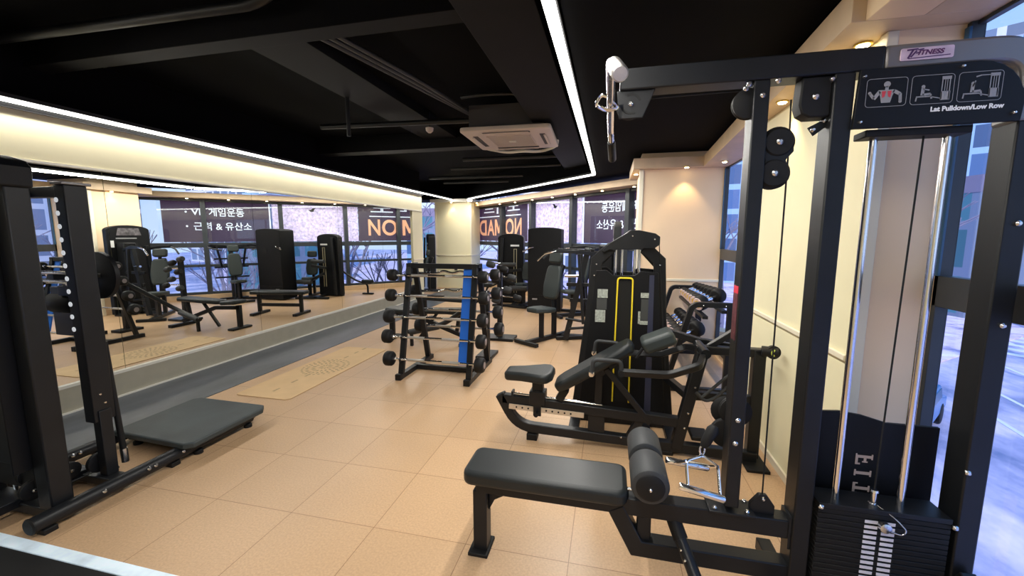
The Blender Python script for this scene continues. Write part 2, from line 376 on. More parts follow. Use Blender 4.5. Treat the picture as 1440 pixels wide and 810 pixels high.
# lit strips
def led(name, pts, label):
    m = MB(); m.bar(pts, .055, .022); o = obj(name, m, ledm); tag(o, label, 'light strip', 'linear ceiling lights')
    c = MB(); c.bar([V(p)+V(0, 0, .028) for p in pts], .07, .03); obj('aluminium_channel', c, pipem, o)
led('led_strip', [(-4.50, -1.5, 2.585), (-4.50, 11.6, 2.585)], 'long white light strip running above the mirrored wall')
led('led_strip', [(-4.5, 11.72, 2.60), (-4.25, 11.72, 2.60), (-.30, 7.40, 2.60)], 'white light strip running diagonally above the banner windows')
led('led_strip', [(-.30, 7.36, 2.60), (-.30, -1.5, 2.60)], 'bright white light strip overhead, left of the cable pulldown machine')
def area(name, loc, rot, sx, sy, e, col=(1, .965, .90)):
    l = bpy.data.lights.new(name, 'AREA'); l.shape = 'RECTANGLE'; l.size = sx; l.size_y = sy; l.energy = e; l.color = col
    o = bpy.data.objects.new(name, l); C.objects.link(o); o.location = loc; o.rotation_euler = rot; return o
struct('trim_22', MB().mm((-4.545, -1.5, 2.535), (-4.53, 9.59, 2.63)), pipem)  # lip added to hold the strip's light off the top of the header
area('led_light', (-.30, 2.9, 2.57), (0, 0, 0), .05, 8.8, 185)
area('led_light', (-4.50, 5.0, 2.565), (0, R(-36), 0), .04, 12.5, 95)
area('led_light', (-2.25, 9.5, 2.57), (0, 0, math.atan2(4.31, -3.97)-math.pi/2), .05, 5.8, 80)
# downlights
def spot(x, y, e=14, z=2.41, ang=84, label='small warm downlight in the soffit', cat=True, col=(1, .74, .40)):
    o = obj('downlight', MB().lathe((x, y, z-.004), (x, y, z+.012), [(0, .02), (.3, .026), (1, .026)], 14), lampm)
    tag(o, label, 'downlight', 'soffit downlights')
    obj('trim_ring', MB().lathe((x, y, z+.002), (x, y, z+.016), [(0, .036), (1, .036)], 16), goldm, o)
    l = bpy.data.lights.new('downlight_beam', 'SPOT'); l.energy = e; l.spot_size = R(ang); l.spot_blend = .55; l.color = col; l.shadow_soft_size = .02
    s = bpy.data.objects.new('downlight_beam', l); C.objects.link(s); s.location = (x, y, z-.012)
spot(.92, 5.72, 13, label='warm downlight over the face of the middle pillar')
spot(.33, 6.2, 6, label='warm downlight at the left side of the middle pillar')
spot(1.06, 3.12, 13, label='warm downlight above the cream pillar behind the cable machine')
spot(1.25, 3.95, 8, label='warm downlight just beyond the cream right pillar')
spot(1.28, 5.4, 8, label='warm downlight in the corner right of the middle pillar')
spot(1.09, 2.30, 7, label='warm downlight over the near corner of the right pillar')
spot(-4.5, 11.38, 13, z=2.50, label='warm downlight over the front of the far pillar')
spot(-3.83, 11.7, 7, z=2.50, label='warm downlight on the window side of the far pillar')
for k, s in enumerate((.2, 1.0, 1.8, 2.6, 3.4, 4.2, 5.0)):
    q = dp(s, -.17); spot(q[0], q[1], 5, label='warm downlight over the banner windows, ' + ['first', 'second', 'third', 'fourth', 'fifth', 'sixth', 'seventh'][k] + ' from the middle pillar')

# ================================================================ CEILING THINGS
def beam(name, mb, m=beamm): o = struct(name, mb, m, .004); return o
beam('ceiling_beam_wide', MB().mm((-.86, -2.5, 2.78), (-.42, 8.1, 3.1)))
beam('ceiling_beam_cross', MB().mm((-4.62, 2.50, 2.90), (-.86, 2.66, 3.1)))
beam('ceiling_beam_far', MB().mm((-4.62, 5.95, 2.86), (-.86, 6.2, 3.1)))
beam('ceiling_beam_left', MB().mm((-2.75, 2.66, 2.99), (-2.25, 6.0, 3.1)))
def pipe(pts, r, label, m=pipem, name='ceiling_pipe'):
    o = obj(name, MB().tube(fillet(pts, .25), r, 10), m); return tag(o, label, 'pipe')
pipe([(-4.6, 2.28, 3.0), (-2.2, 2.34, 3.0), (-2.0, 2.34, 3.1)], .035, 'black pipe along the near ceiling beam')
pipe([(-3.6, 4.72, 2.92), (-.86, 4.92, 2.92)], .03, 'black sprinkler pipe crossing just before the ceiling cassette')
pipe([(-2.5, 6.9, 2.85), (-.5, 6.9, 2.85)], .03, 'black pipe crossing beyond the ceiling cassette')
pipe([(-3.0, 7.6, 2.82), (-.9, 7.6, 2.82)], .025, 'second thin black pipe beyond the cassette')
pipe([(-3.9, 8.6, 2.8), (-1.8, 8.6, 2.8)], .03, 'third black pipe towards the far pillar')
pipe([(-3.9, 9.4, 2.8), (-2.3, 9.4, 2.8)], .03, 'farthest black pipe above the far pillar')
pipe([(-2.72, 4.0, 3.06), (-2.72, 4.0, 2.60)], .02, 'short black drop rod hanging from the ceiling')
for k in range(3):
    pipe([(-2.1+.07*k, 2.7, 2.98), (-1.85+.06*k, 3.7, 2.96), (-1.62+.02*k, 4.75, 2.95)], .018, ['left', 'middle', 'right'][k] + ' of three dark flexible conduits running to the cassette', conduit, 'conduit')
pipe([(-1.62, 4.45, 3.05), (-1.35, 4.35, 3.03), (-.95, 4.5, 3.06)], .018, 'curved dark conduit looping above the cassette', conduit, 'conduit')
o = obj('smoke_detector', MB().lathe((-2.25, 5.0, 2.84), (-2.25, 5.0, 2.9), [(0, .02), (.4, .045), (1, .05)], 16), acm); tag(o, 'small white smoke detector hanging under the black ceiling', 'smoke detector')
obj('stem', MB().cyl((-2.25, 5.0, 2.9), (-2.25, 5.0, 3.1), .01, 8), pipem, o)
# cassette
ac = thing('ceiling_air_conditioner', 'square ceiling cassette air conditioner with grille, hanging under black ceiling', 'air conditioner', (-1.18, 5.02, 2.70), R(2)); WORLD[0] = None
obj('body', MB().mm((-.42, -.42, .05), (.42, .42, .3)), acd, ac)
obj('panel', MB().xy(rrect(1.02, 1.02, .05), 0, .05), acm, ac, .012, 3)
g = MB()
for k in range(13): g.mm((-.24, -.24+.04*k, -.012), (.24, -.222+.04*k, .002))
g.mm((-.26, -.26, -.01), (.26, -.245, .002)).mm((-.26, .245, -.01), (.26, .26, .002)).mm((-.26, -.26, -.01), (-.245, .26, .002)).mm((.245, -.26, -.01), (.26, .26, .002))
obj('grille', g, acm, ac)
obj('grille_recess', MB().mm((-.24, -.24, -.002), (.24, .24, .001)), acd, ac)
for k in range(4):
    a = math.pi/2*k; M = Matrix.Rotation(a, 4, 'Z')
    f = MB().mm((-.27, -.42, -.003), (.27, -.36, .002)); f.bm.transform(M); obj('outlet_slot', f, acd, ac)
    f = MB().mm((-.26, -.43, -.02), (.26, -.405, -.008)); f.bm.transform(M); obj('outlet_flap', f, acm, ac, .003)
obj('logo_plate', MB().mm((-.04, -.03, -.02), (.04, .03, -.01)), creamsw, ac)
obj('drain_hose', MB().tube(fillet([(-.52, .35, .12), (-.56, .62, .06), (-.2, .72, .0), (.0, .62, .0), (.25, .74, .0), (.48, .6, .04), (.5, .42, .1)], .15), .022, 10), creamsw, ac)

# ================================================================ BANNERS (outside the glass, seen from behind)
ot = V(Nn)      # outward
rd = D          # reading direction from outside: right-to-left seen inside => along +D
def banner(s0, s1, m, label, name='window_banner', z0=1.40, z1=2.40):
    o = obj(name, dbar(MB(), s0, s1, z0, z1, .12, .125), m); tag(o, label, 'banner'); return o
# seen from inside the direct text is reversed; the mirror shows it readable. Reading direction runs along +D on the inside face
def btext(parent, s, size, st, z, m, bold=.004, align='LEFT', sx=1.):
    t = place(textmesh(s, size, bold, .001, align, sx=sx), dp(st, .112, z), tuple(D), (0, 0, 1)); return obj('lettering', t, m, parent)
sx = lambda x: (.65-x)/abs(D.x)
def tfit(parent, s, x0, x1, z, m, h, bold=.006):
    if s == 'M': mb = MB().xy([(0, 0), (0, 1), (.24, 1), (.5, .42), (.76, 1), (1, 1), (1, 0), (.81, 0), (.81, .66), (.57, .14), (.43, .14), (.19, .66), (.19, 0)], 0, .001)
    else: mb = textmesh(s, .3, bold, .001, 'LEFT')
    vs = mb.bm.verts
    a = min(v.co.x for v in vs); b = max(v.co.x for v in vs); c = min(v.co.y for v in vs); d = max(v.co.y for v in vs)
    L = sx(x1)-sx(x0)
    for v in vs: v.co.x = (v.co.x-a)/(b-a)*L; v.co.y = ((v.co.y-c)/(d-c)-.5)*h
    return obj('lettering', place(mb, dp(sx(x0), .112, z), tuple(D), (0, 0, 1)), m, parent)
b1 = banner(sx(.88), sx(-.66), bannerd, 'dark banner outside the window with white Korean lines about VR and cardio')
for z in (2.12, 1.78): tfit(b1, '•', .575, .545, z, btextw, .045)
tfit(b1, 'VR', .49, .29, 2.12, btextw, .15); tfit(b1, '게임운동', .25, -.26, 2.12, btextw, .20, .003)
tfit(b1, '근력 & 유산소', .47, -.36, 1.78, btextw, .20, .003)
dm = MB(); dbar(dm, sx(-.64), sx(-.66), 1.40, 2.4, .108, .118); obj('white_edge', dm, btextw, b1)
b2 = banner(sx(-.69), sx(-2.19), bannerp, 'pale pink banner panel outside the window between the two dark banners')
mk = MB().poly([(-.09, .0), (-.02, -.06), (.05, -.05), (.06, .0), (.11, .05), (.03, .04), (-.01, .0)], dp(sx(-1.35), .105, 2.25), tuple(D), (0, 0, 1), tuple(Nn*.004)); obj('emblem', mk, steel2, b2)
b3 = banner(sx(-2.2), sx(-5.6), bannerd, 'dark banner outside the window with large orange letters NOMAD')
for ch, x0, x1 in (('N', -2.39, -2.63), ('O', -2.67, -2.985), ('M', -3.10, -3.42), ('A', -3.44, -3.75), ('D', -3.79, -4.12)): tfit(b3, ch, x0, x1, 1.79, btexto, .47, .006)
tfit(b3, '노마드', -2.45, -3.9, 2.36, btextw, .34, .004)
dm = MB(); dbar(dm, sx(-2.42), sx(-4.6), 2.10, 2.125, .108, .118); obj('underline', dm, btextw, b3)

# ================================================================ LAT PULLDOWN / LOW ROW (near right)
T = thing('lat_pulldown_machine', 'large black cable machine for lat pulldown and low row at the right front', 'cable machine', (.7, 1.8, 0)); world(T)
Y0, Y1, YC = 1.75, 1.85, 1.80
top = fillet([(.02, YC, 2.165), (1.325, YC, 2.165), (1.325, YC, 1.93)], .23, 10)
obj('top_beam', MB().bar(top[:1]+[V(.9, YC, 2.165)], .10, .08), steel, T, .006)
obj('curved_top_tube', MB().bar([V(.9, YC, 2.165)]+top[1:], .10, .08), greysteel, T, .01, label='grey curved end of the top tube')
obj('main_upright', MB().mm((.755, Y0, .05), (.82, Y1, 2.126)), steel, T, .006)
obj('front_upright', MB().mm((.50, 1.757, .43), (.555, 1.843, 2.126)), steel, T, .005)
obj('rear_upright', MB().mm((1.29, Y0, 0), (1.36, Y1, 1.935)), steel, T, .006)
obj('seat_beam', MB().mm((-.60, 1.765, .32), (.757, 1.84, .40)), steel, T, .005)
obj('end_plate', MB().mm((.745, 1.76, .28), (.757, 1.845, .42)), steel, T)
obj('lower_beam', MB().bar([(.06, YC, .345), (.155, YC, .165), (.76, YC, .165)], .075, .075, (0, 1, 0)), steel, T, .005)
obj('base_beam', MB().mm((.74, 1.76, 0), (1.36, 1.84, .06)), steel, T, .005)
obj('rear_foot', MB().mm((1.29, 1.25, 0), (1.36, 2.12, .06)).mm((1.285, 1.25, .0), (1.365, 1.36, .03)), steel, T, .005)
obj('rear_foot', MB().mm((.755, 1.45, 0), (.82, 2.12, .06)), steel, T, .005)
obj('side_brace', MB().bar([(1.325, 1.74, .30), (1.325, 1.32, .06)], .05, .05), steel, T, .004)
lg = MB().mm((-.615, 1.765, .015), (-.545, 1.84, .33)); lg.poly([(0, 0), (.0, .10), (.03, .04), (.10, 0)], (-.545, 1.80, .31), (1, 0, 0), (0, 0, -1), (0, .012, 0))
obj('leg', lg, steel, T, .005)
obj('foot_plate', MB().mm((-.635, 1.735, 0), (-.535, 1.875, .018)), rubber, T, .004)
# bench pad
obj('seat_pad', cushion(rrect(.75, .25, .045), .072, Matrix.Translation((-.268, 1.81, .436))), vinyl, T, .022, 4)
obj('pad_board', MB().mm((-.60, 1.72, .392), (.08, 1.90, .402)), rubber, T)
# knee rollers
obj('roller_post', MB().mm((.155, 1.78, .17), (.215, 1.825, .57)), steel, T, .004)
obj('roller_axle', MB().cyl((.185, 1.60, .565), (.185, 2.02, .565), .013), steel, T)
for a, c in ((1.60, 1.785), (1.822, 2.00)):
    rl = obj('foam_roller', MB().lathe((.185, a, .565), (.185, c, .565), [(0, .060), (.03, .071), (.08, .075), (.92, .075), (.97, .071), (1, .060)], 32), foam, T)
    obj('end_cap', MB().lathe((.185, a-.008, .565), (.185, a+.004, .565), [(0, .045), (.4, .055), (1, .058)], 28), rubber, rl)
bolts(T, [(.185, 1.592, .565)], (0, -1, 0), .008)
obj('adjust_pin', MB().tube([(.10, 1.80, .425), (.145, 1.80, .425)], .008, 10), bolt, T)
obj('adjust_pin', MB().tube([(.225, 1.80, .43), (.26, 1.80, .43)], .008, 10), bolt, T)
# foot bar under the beam towards the viewer
fb = obj('foot_bar', MB().tube([(.315, 1.78, .30), (.41, 1.60, .11), (.47, 1.46, .02)], .026, 16), steel, T)
obj('grip_sleeve', MB().tube([(.309, 1.795, .315), (.335, 1.745, .26)], .031, 16), rubber, fb)
bolts(fb, [(.330, 1.70, .245), (.343, 1.675, .22)], (-.2, -.9, .5), .007)
# base plate of front upright
obj('upright_base_plate', MB().mm((.44, 1.745, .40), (.62, 1.855, .412)), steel, T, .003)
bolts(T, [(.465, 1.765, .412), (.59, 1.765, .412), (.465, 1.84, .412), (.60, 1.84, .412)], (0, 0, 1), .01)
# low pulleys
for i, z in enumerate((.80, .70)):
    w = obj('pulley', MB().wheel((.515+.03*(1-i), 1.848, z+.01), (.515+.03*(1-i), 1.875, z+.01), .064), rubber, T)
    obj('pulley_guard', MB().lathe((.52, 1.878, z), (.52, 1.89, z), [(0, .05), (1, .066)], 24), rubber, w)
bolts(T, [(.527, 1.757, .815), (.523, 1.757, .715)], (0, -1, 0), .011)
# V handle hanging on the low cable
H = thing('row_handle', 'chrome double-grip row handle hanging on the low cable', 'cable handle', (.38, 1.74, .55)); world(H)
obj('frame', MB().tube(fillet([(.335, 1.66, .555), (.33, 1.70, .645), (.40, 1.74, .655), (.455, 1.72, .625), (.455, 1.66, .53)], .015), .006, 8)
    .tube([(.33, 1.70, .645), (.30, 1.78, .585)], .006, 8).tube([(.455, 1.72, .625), (.43, 1.80, .575)], .006, 8), chrome, H)
obj('grip', MB().lathe((.30, 1.655, .56), (.47, 1.655, .525), [(0, .012), (.03, .015), (.97, .015), (1, .012)], 14), chrome, H)
obj('grip', MB().lathe((.265, 1.79, .59), (.44, 1.80, .57), [(0, .012), (.03, .015), (.97, .015), (1, .012)], 14), chrome, H)
obj('snap_hook', MB().tube(fillet([(.395, 1.74, .655), (.385, 1.74, .68), (.40, 1.745, .705), (.41, 1.745, .68), (.40, 1.74, .655)], .01), .004, 8), chrome, H)
world(T)
obj('rope_end', MB().lathe((.40, 1.745, .69), (.445, 1.76, .78), [(0, .012), (.2, .02), (.8, .024), (1, .015)], 16), rubber, T)
# cable + anchor
obj('anchor_bracket', MB().xz([(.605, .40), (.70, .40), (.70, .44), (.668, .485), (.638, .485), (.605, .44)], 1.79, 1.81), steel, T, .003)
bolts(T, [(.653, 1.79, .47)], (0, -1, 0), .009)
obj('cable', MB().tube([(.653, 1.80, .47), (.645, 1.80, 1.90)], .0033, 6), darkhole, T)
obj('cable', MB().tube([(.56, 1.80, .8), (.56, 1.80, 1.79)], .003, 6), darkhole, T)
obj('cable', MB().tube([(.06, YC, 2.10), (.50, YC, 2.105)], .003, 6), steel2, T)
obj('cable', MB().tube([(1.035, 1.78, .57), (1.06, 1.79, 1.92)], .0035, 6), darkhole, T)
obj('cable', MB().tube([(.645, 1.80, 1.9), (.64, 1.80, 2.06)], .003, 6), darkhole, T)
# double floating pulley
fp = obj('pulley_block', MB().xz([(.555, 1.93), (.60+.02, 1.945), (.65, 1.93), (.655, 1.87), (.63, 1.84), (.648, 1.80), (.62, 1.755), (.58, 1.75), (.545, 1.78), (.56, 1.84), (.545, 1.88)], 1.775, 1.782)
   .xz([(.565, 1.92), (.64, 1.92), (.635, 1.77), (.56, 1.77)], 1.815, 1.822), steel, T, .003)
for x, z in ((.602, 1.905), (.594, 1.792)):
    w = obj('pulley', MB().wheel((x, 1.783, z), (x, 1.812, z), .058), rubber, fp)
    obj('face_ring', MB().lathe((x, 1.768, z), (x, 1.776, z), [(0, .046), (1, .052)], 28), rubber, w)
    bolts(fp, [(x, 1.768, z)], (0, -1, 0), .012)
# pulley housings under top beam
ph = obj('pulley_housing', MB().xz([(.66, 2.126), (.757, 2.126), (.757, 1.985), (.69, 1.985), (.665, 2.0), (.655, 2.03)], 1.765, 1.835), rubber, T, .006)
bolts(ph, [(.705, 1.765, 2.055)], (0, -1, 0), .012); bolts(T, [(.745, 1.75, 2.105)], (0, -1, 0), .009)
obj('gusset', MB().xz([(.70, 1.955), (.757, 1.985), (.757, 1.955), (.72, 1.925)], 1.79, 1.80), steel, T); bolts(T, [(.715, 1.79, 1.945), (.748, 1.79, 1.975)], (0, -1, 0), .009)
w = obj('pulley', MB().wheel((.49, 1.77, 2.05), (.49, 1.80, 2.05), .055), rubber, T)
bolts(T, [(.53, 1.757, 2.07), (.48, 1.75, 2.11), (.575, 1.75, 2.115), (.47, 1.75, 2.095)], (0, -1, 0), .010)
tb = obj('tip_bracket', MB().xz([(.01, 2.126), (.155, 2.126), (.11, 2.02), (.02, 2.02)], 1.765, 1.772), steel, T, .003)
w = obj('pulley', MB().wheel((.06, 1.775, 2.07), (.06, 1.80, 2.07), .05), rubber, tb)
for a0 in (20, 200):
    pts = [(.065+.036*math.cos(R(a)), 1.764, 2.075+.036*math.sin(R(a))) for a in range(a0, a0+100, 12)]
    obj('curved_slot', MB().bar(pts, .002, .008), darkhole, tb)
bolts(tb, [(.065, 1.765, 2.075)], (0, -1, 0), .010)
# placard
pp = [(.815, 1.93), (1.285, 1.93), (1.29, 1.99), (1.285, 2.03)] + [(1.16+.125*math.cos(R(a)), 2.0+.125*math.sin(R(a))) for a in range(15, 91, 15)] + [(.825, 2.125)]
pc = obj('placard', MB().xz(pp, 1.735, 1.750), steel2, T, .002)
bolts(pc, [(.835, 1.735, 2.10), (.835, 1.735, 1.95), (1.262, 1.735, 1.955), (1.11, 1.735, 2.11)], (0, -1, 0), .006)
def front(mb, x, z, y=1.7345): return place(mb, (x, y, z), (1, 0, 0), (0, 0, 1))
def outline(w, h, r, t=.0016):
    o = rrect(w, h, r); m = MB(); pts = [(p[0], p[1], 0) for p in o]
    n = len(o)
    for i in range(n): 
        a = V(pts[i]); c = V(pts[(i+1) % n]); d = (c-a).normalized(); s = V(-d.y, d.x, 0)*t/2
        f = [a+s, a-s, c-s, c+s]; m.bm.faces.new([m.bm.verts.new(v) for v in f])
    return m
for k, x in enumerate((.905, 1.035, 1.165)):
    fr = front(outline(.118, .092, .010), x, 2.045); obj('pictogram_frame', fr, greyp, pc)
def flat(polys):
    m = MB()
    for p in polys: m.bm.faces.new([m.bm.verts.new((a, c, 0)) for a, c in p])
    return m
def stick(a, c, w):
    a = V(a[0], a[1]); c = V(c[0], c[1]); d = (c-a).normalized(); s = V(-d.y, d.x)*w/2
    return [tuple(a+s), tuple(a-s), tuple(c-s), tuple(c+s)]
def disc2(x, y, r, n=12): return [(x+r*math.cos(2*math.pi*k/n), y+r*math.sin(2*math.pi*k/n)) for k in range(n)]
def roundbody(x):
    return [disc2(0, .026, .010), stick((0, .02), (0, .008), .010), [(-.025, .008), (.025, .008), (.018, -.012), (.013, -.034), (-.013, -.034), (-.018, -.012)],
            stick((-.02, .004), (-.036, -.020), .011), stick((-.036, -.018), (-.048, -.002), .009), stick((.02, .004), (.040, -.008), .011), stick((.040, -.006), (.042, -.030), .009),
            disc2(-.049, 0, .005), disc2(.042, -.032, .005)]
obj('torso_pictogram', front(flat(roundbody(0)), .905, 2.045, 1.7335), greyp, pc)
obj('muscle_mark', front(flat([[(-.014, .004), (-.002, .004), (-.005, -.014), (-.012, -.018)], [(.002, .004), (.014, .004), (.012, -.018), (.005, -.014)]]), .905, 2.045, 1.7325), redp, pc)
def mach(seatx, up):
    L = [stick((.024, .034), (.050, .034), .010), stick((.026, .03), (.026, -.034), .003), stick((.047, .03), (.047, -.034), .003), stick((.034, .03), (.034, -.01), .002), stick((.040, .03), (.040, -.01), .002),
         [(.024, -.008), (.050, -.008), (.050, -.036), (.024, -.036)], stick((-.044, -.022), (.0, -.022), .004), stick((-.042, -.022), (-.044, -.036), .004), stick((0, -.024), (.024, -.030), .003),
         disc2(seatx, .010, .0055), stick((seatx, .006), (seatx-.001, -.018), .010), stick((seatx, -.016), (seatx+.022, -.014), .007), stick((seatx+.022, -.014), (seatx+.026, -.030), .005)]
    if up: L += [stick((.0, .034), (.026, .034), .003), stick((seatx, .0), (seatx+.006, .018), .004), stick((seatx+.006, .03), (.0, .034), .004)]
    else: L += [stick((seatx, .002), (seatx+.018, -.002), .004)]
    return L
obj('row_pictogram', front(flat(mach(-.026, 0)), 1.035, 2.045, 1.7335), greyp, pc)
obj('pulldown_pictogram', front(flat(mach(-.020, 1)), 1.165, 2.045, 1.7335), greyp, pc)
obj('lettering', front(textmesh('Lat Pulldown/Low Row', .021, .0009, .0002), 1.135, 1.980, 1.7335), white, pc)
bd = obj('name_badge', MB().poly(rrect(.15, .040, .006), (1.015, 1.7495, 2.166), (1, 0, 0), (0, 0, 1), (0, -.004, 0)), mat('pink_white_badge', (.72, .55, .66), .3, noise=.25, nscale=14, metal=.2), T, .001)
obj('lettering', front(textmesh('ITNESS', .021, .0008, .0002, 'LEFT', .25, 1.12), .988, 2.168, 1.7445), mat('plum_letters', (.10, .02, .10), .5), bd)
obj('logo', front(flat([stick((-.058, .013), (-.026, .015), .005), stick((-.040, .014), (-.054, -.014), .006), stick((-.03, .010), (-.046, -.010), .005), stick((-.032, .002), (-.018, .004), .004), stick((-.026, .012), (-.010, .014), .004), stick((-.052, -.014), (.065, -.010), .003)]), 1.015, 2.166, 1.7445), mat('plum_logo', (.08, .03, .12), .5), bd)
obj('rod_holder', MB().mm((.87, 1.76, 1.905), (1.18, 1.84, 1.93)), rubber, T, .004)
for x in (.915, 1.135): obj('guide_rod', MB().cyl((x, 1.80, .5), (x, 1.80, 1.91), .0125, 16), chrome, T)
# rear cover with letters
cv = [(.82, .05), (1.30, .05), (1.30, .80), (1.22, .80), (1.12, .80), (1.03, .825), (.95, .835), (.88, .83), (.82, .82)]
bc = obj('back_cover', MB().xz(cv, 1.90, 1.915), steel2, T, .002)
slab = {'F': [(0, 0), (.26, 0), (.26, .06), (.20, .06), (.20, .26), (.36, .26), (.36, .20), (.42, .20), (.42, .42), (.36, .42), (.36, .36), (.20, .36), (.20, .60), (.46, .60), (.46, .50), (.54, .50), (.54, .70), (0, .70), (0, .64), (.07, .64), (.07, .06), (0, .06)],
        'I': [(.08, 0), (.38, 0), (.38, .07), (.30, .07), (.30, .63), (.38, .63), (.38, .70), (.08, .70), (.08, .63), (.16, .63), (.16, .07), (.08, .07)],
        'T': [(.12, 0), (.42, 0), (.42, .07), (.34, .07), (.34, .60), (.48, .60), (.48, .50), (.54, .50), (.54, .70), (0, .70), (0, .50), (.06, .50), (.06, .60), (.20, .60), (.20, .07), (.12, .07)]}
tan = mat('tan_letters', (.50, .40, .36), .5)
for i, ch in enumerate('FIT'):       # stacked letters, turned sideways and reversed as seen from the inner side
    obj('lettering', MB().poly([(a*.088, c*.088) for a, c in slab[ch]], (1.085, 1.8985, .66-.064*i), (0, 0, -1), (-1, 0, 0), (0, -.0012, 0)), tan, bc)
bolts(T, [(1.295, 1.75, .70), (.84, 1.74, .50), (1.275, 1.74, .485), (1.33, 1.75, 1.60), (1.33, 1.75, 1.25)], (0, -1, 0), .010)
# weight plates
for k in range(20):
    z = .062+.0215*k
    p = obj('weight_plate', MB().mm((.835, 1.745, z), (1.27, 1.855, z+.0195)), rubber, T, .002, 1)
    if k < 19:
        obj('weight_label', MB().mm((.995, 1.7435, z+.004), (1.038, 1.745, z+.016)).mm((1.052, 1.7435, z+.004), (1.095, 1.745, z+.016)), plabel, p)
obj('top_plate', MB().mm((.835, 1.742, .492), (1.27, 1.86, .512)), steel, T, .002)
obj('lift_post', MB().lathe((1.035, 1.78, .512), (1.035, 1.78, .575), [(0, .016), (.1, .016), (.12, .010), (.85, .010), (.87, .014), (1, .012)], 16), chrome, T)
obj('selector_pin', MB().lathe((1.052, 1.744, .455), (1.052, 1.715, .455), [(0, .010), (.3, .019), (.9, .019), (1, .014)], 20), bolt, T)
obj('pin_cord', MB().tube(fillet([(1.04, 1.765, .52), (1.09, 1.73, .49), (1.12, 1.72, .455), (1.105, 1.72, .435), (1.06, 1.725, .445)], .03), .0022, 6), bolt, T)
# red sticker on front upright
ws = obj('warning_sticker', MB().mm((.4985, 1.775, 1.14), (.4999, 1.83, 1.33)), mat('dark_red_sticker', (.10, .02, .03), .5, noise=.6, nscale=60), T, label='dark red warning sticker')
obj('sticker_header', MB().mm((.4985, 1.775, 1.33), (.4999, 1.83, 1.36)), mat('bright_red_sticker', (.6, .03, .06), .5), ws)
world(None)
# pulldown bar hanging in the hook
LB = thing('pulldown_bar', 'chrome lat bar with bent ends hanging from the top front of the cable machine', 'pulldown bar', (0.0, 1.70, 2.05)); world(LB)
obj('bar', MB().tube(fillet([(.010, 1.13, 1.97), (-.012, 1.28, 2.055), (-.012, 2.12, 2.055), (0, 2.34, 1.98)], .04), .0145, 16), chrome, LB)
obj('end_grip', MB().lathe((.013, 1.105, 1.955), (-.005, 1.23, 2.027), [(0, .017), (.05, .021), (.9, .021), (1, .018)], 18), knurl, LB)
obj('end_grip', MB().lathe((.0, 2.37, 1.967), (-.008, 2.2, 2.027), [(0, .017), (.05, .021), (.9, .021), (1, .018)], 18), steel, LB)
obj('hook', MB().tube(fillet([(-.012, 1.62, 2.055), (-.045, 1.62, 2.075), (-.07, 1.66, 2.05), (-.03, 1.70, 2.035), (.0, 1.70, 2.045), (.03, 1.76, 2.07)], .02), .006, 8)
    .tube(fillet([(-.012, 1.68, 2.075), (.02, 1.68, 2.04), (-.02, 1.68, 2.03), (-.045, 1.68, 2.05)], .02), .006, 8), chrome, LB)
world(None)

# ================================================================ CHEST-SUPPORTED ROW MACHINE (mid right)
T = thing('seated_row_machine', 'black chest-supported row machine with yellow-trimmed weight tower, mid right', 'exercise machine', (.2, 3.15, 0)); world(T)
yc = 2.98
obj('lower_rail', MB().bar(fillet([(-.80, yc, .335), (-.665, yc, .09), (1.02, yc, .045)], .16, 6), .07, .065, (0, 1, 0)), steel, T, .006)
obj('upper_rail', MB().bar([(-.78, yc, .305), (.53, yc, .245)], .07, .065, (0, 1, 0)), steel, T, .006)
obj('strut', MB().mm((-.12, yc-.02, .09), (.0, yc+.02, .27)), steel, T, .004)
obj('strut', MB().bar([(.26, yc, .26), (.17, yc, .06)], .06, .05, (0, 1, 0)), steel, T, .004)
obj('slanted_post', MB().bar([(.50, yc, .05), (.64, yc, .76)], .075, .075, (0, 1, 0)), steel, T, .006)
obj('rear_post', MB().bar([(1.0, yc+.03, .03), (1.0, yc+.03, .80)], .075, .075, (0, 1, 0)), steel, T, .006)
obj('top_rail', MB().bar([(.60, yc+.03, .775), (1.04, yc+.03, .775)], .07, .055), steel, T, .006)
obj('cross_rail', MB().bar([(.55, yc+.03, .44), (1.0, yc+.03, .44)], .05, .06), steel, T, .005)
obj('foot', MB().mm((.93, yc-.14, 0), (1.07, yc+.14, .02)), rubber, T, .004)
obj('foot', MB().mm((-.58, yc-.05, 0), (-.50, yc+.05, .05)), rubber, T, .004)
obj('foot', MB().mm((.40, yc-.04, 0), (.48, yc+.05, .03)), rubber, T, .004)
pf = MB().mm((-.72, yc-.045, .228), (-.15, yc-.037, .268)); pf.bm.transform(Matrix.Translation((-.435, yc, .248)) @ Matrix.Rotation(R(1.8), 4, 'Y') @ Matrix.Translation((.435, -yc, -.248)))
pfo = obj('perforated_scale', pf, platem, T, .001)
for k in range(10): obj('hole', MB().cyl((-.66+.046*k, yc-.048, .256-.0014*k), (-.66+.046*k, yc-.044, .256-.0014*k), .007, 10), darkhole, pfo)
obj('slide_rod', MB().cyl((-.70, yc, .345), (-.02, yc, .315), .010), chrome, T)
obj('slide_rod_stop', MB().mm((-.705, yc-.03, .30), (-.69, yc+.03, .37)), steel, T)
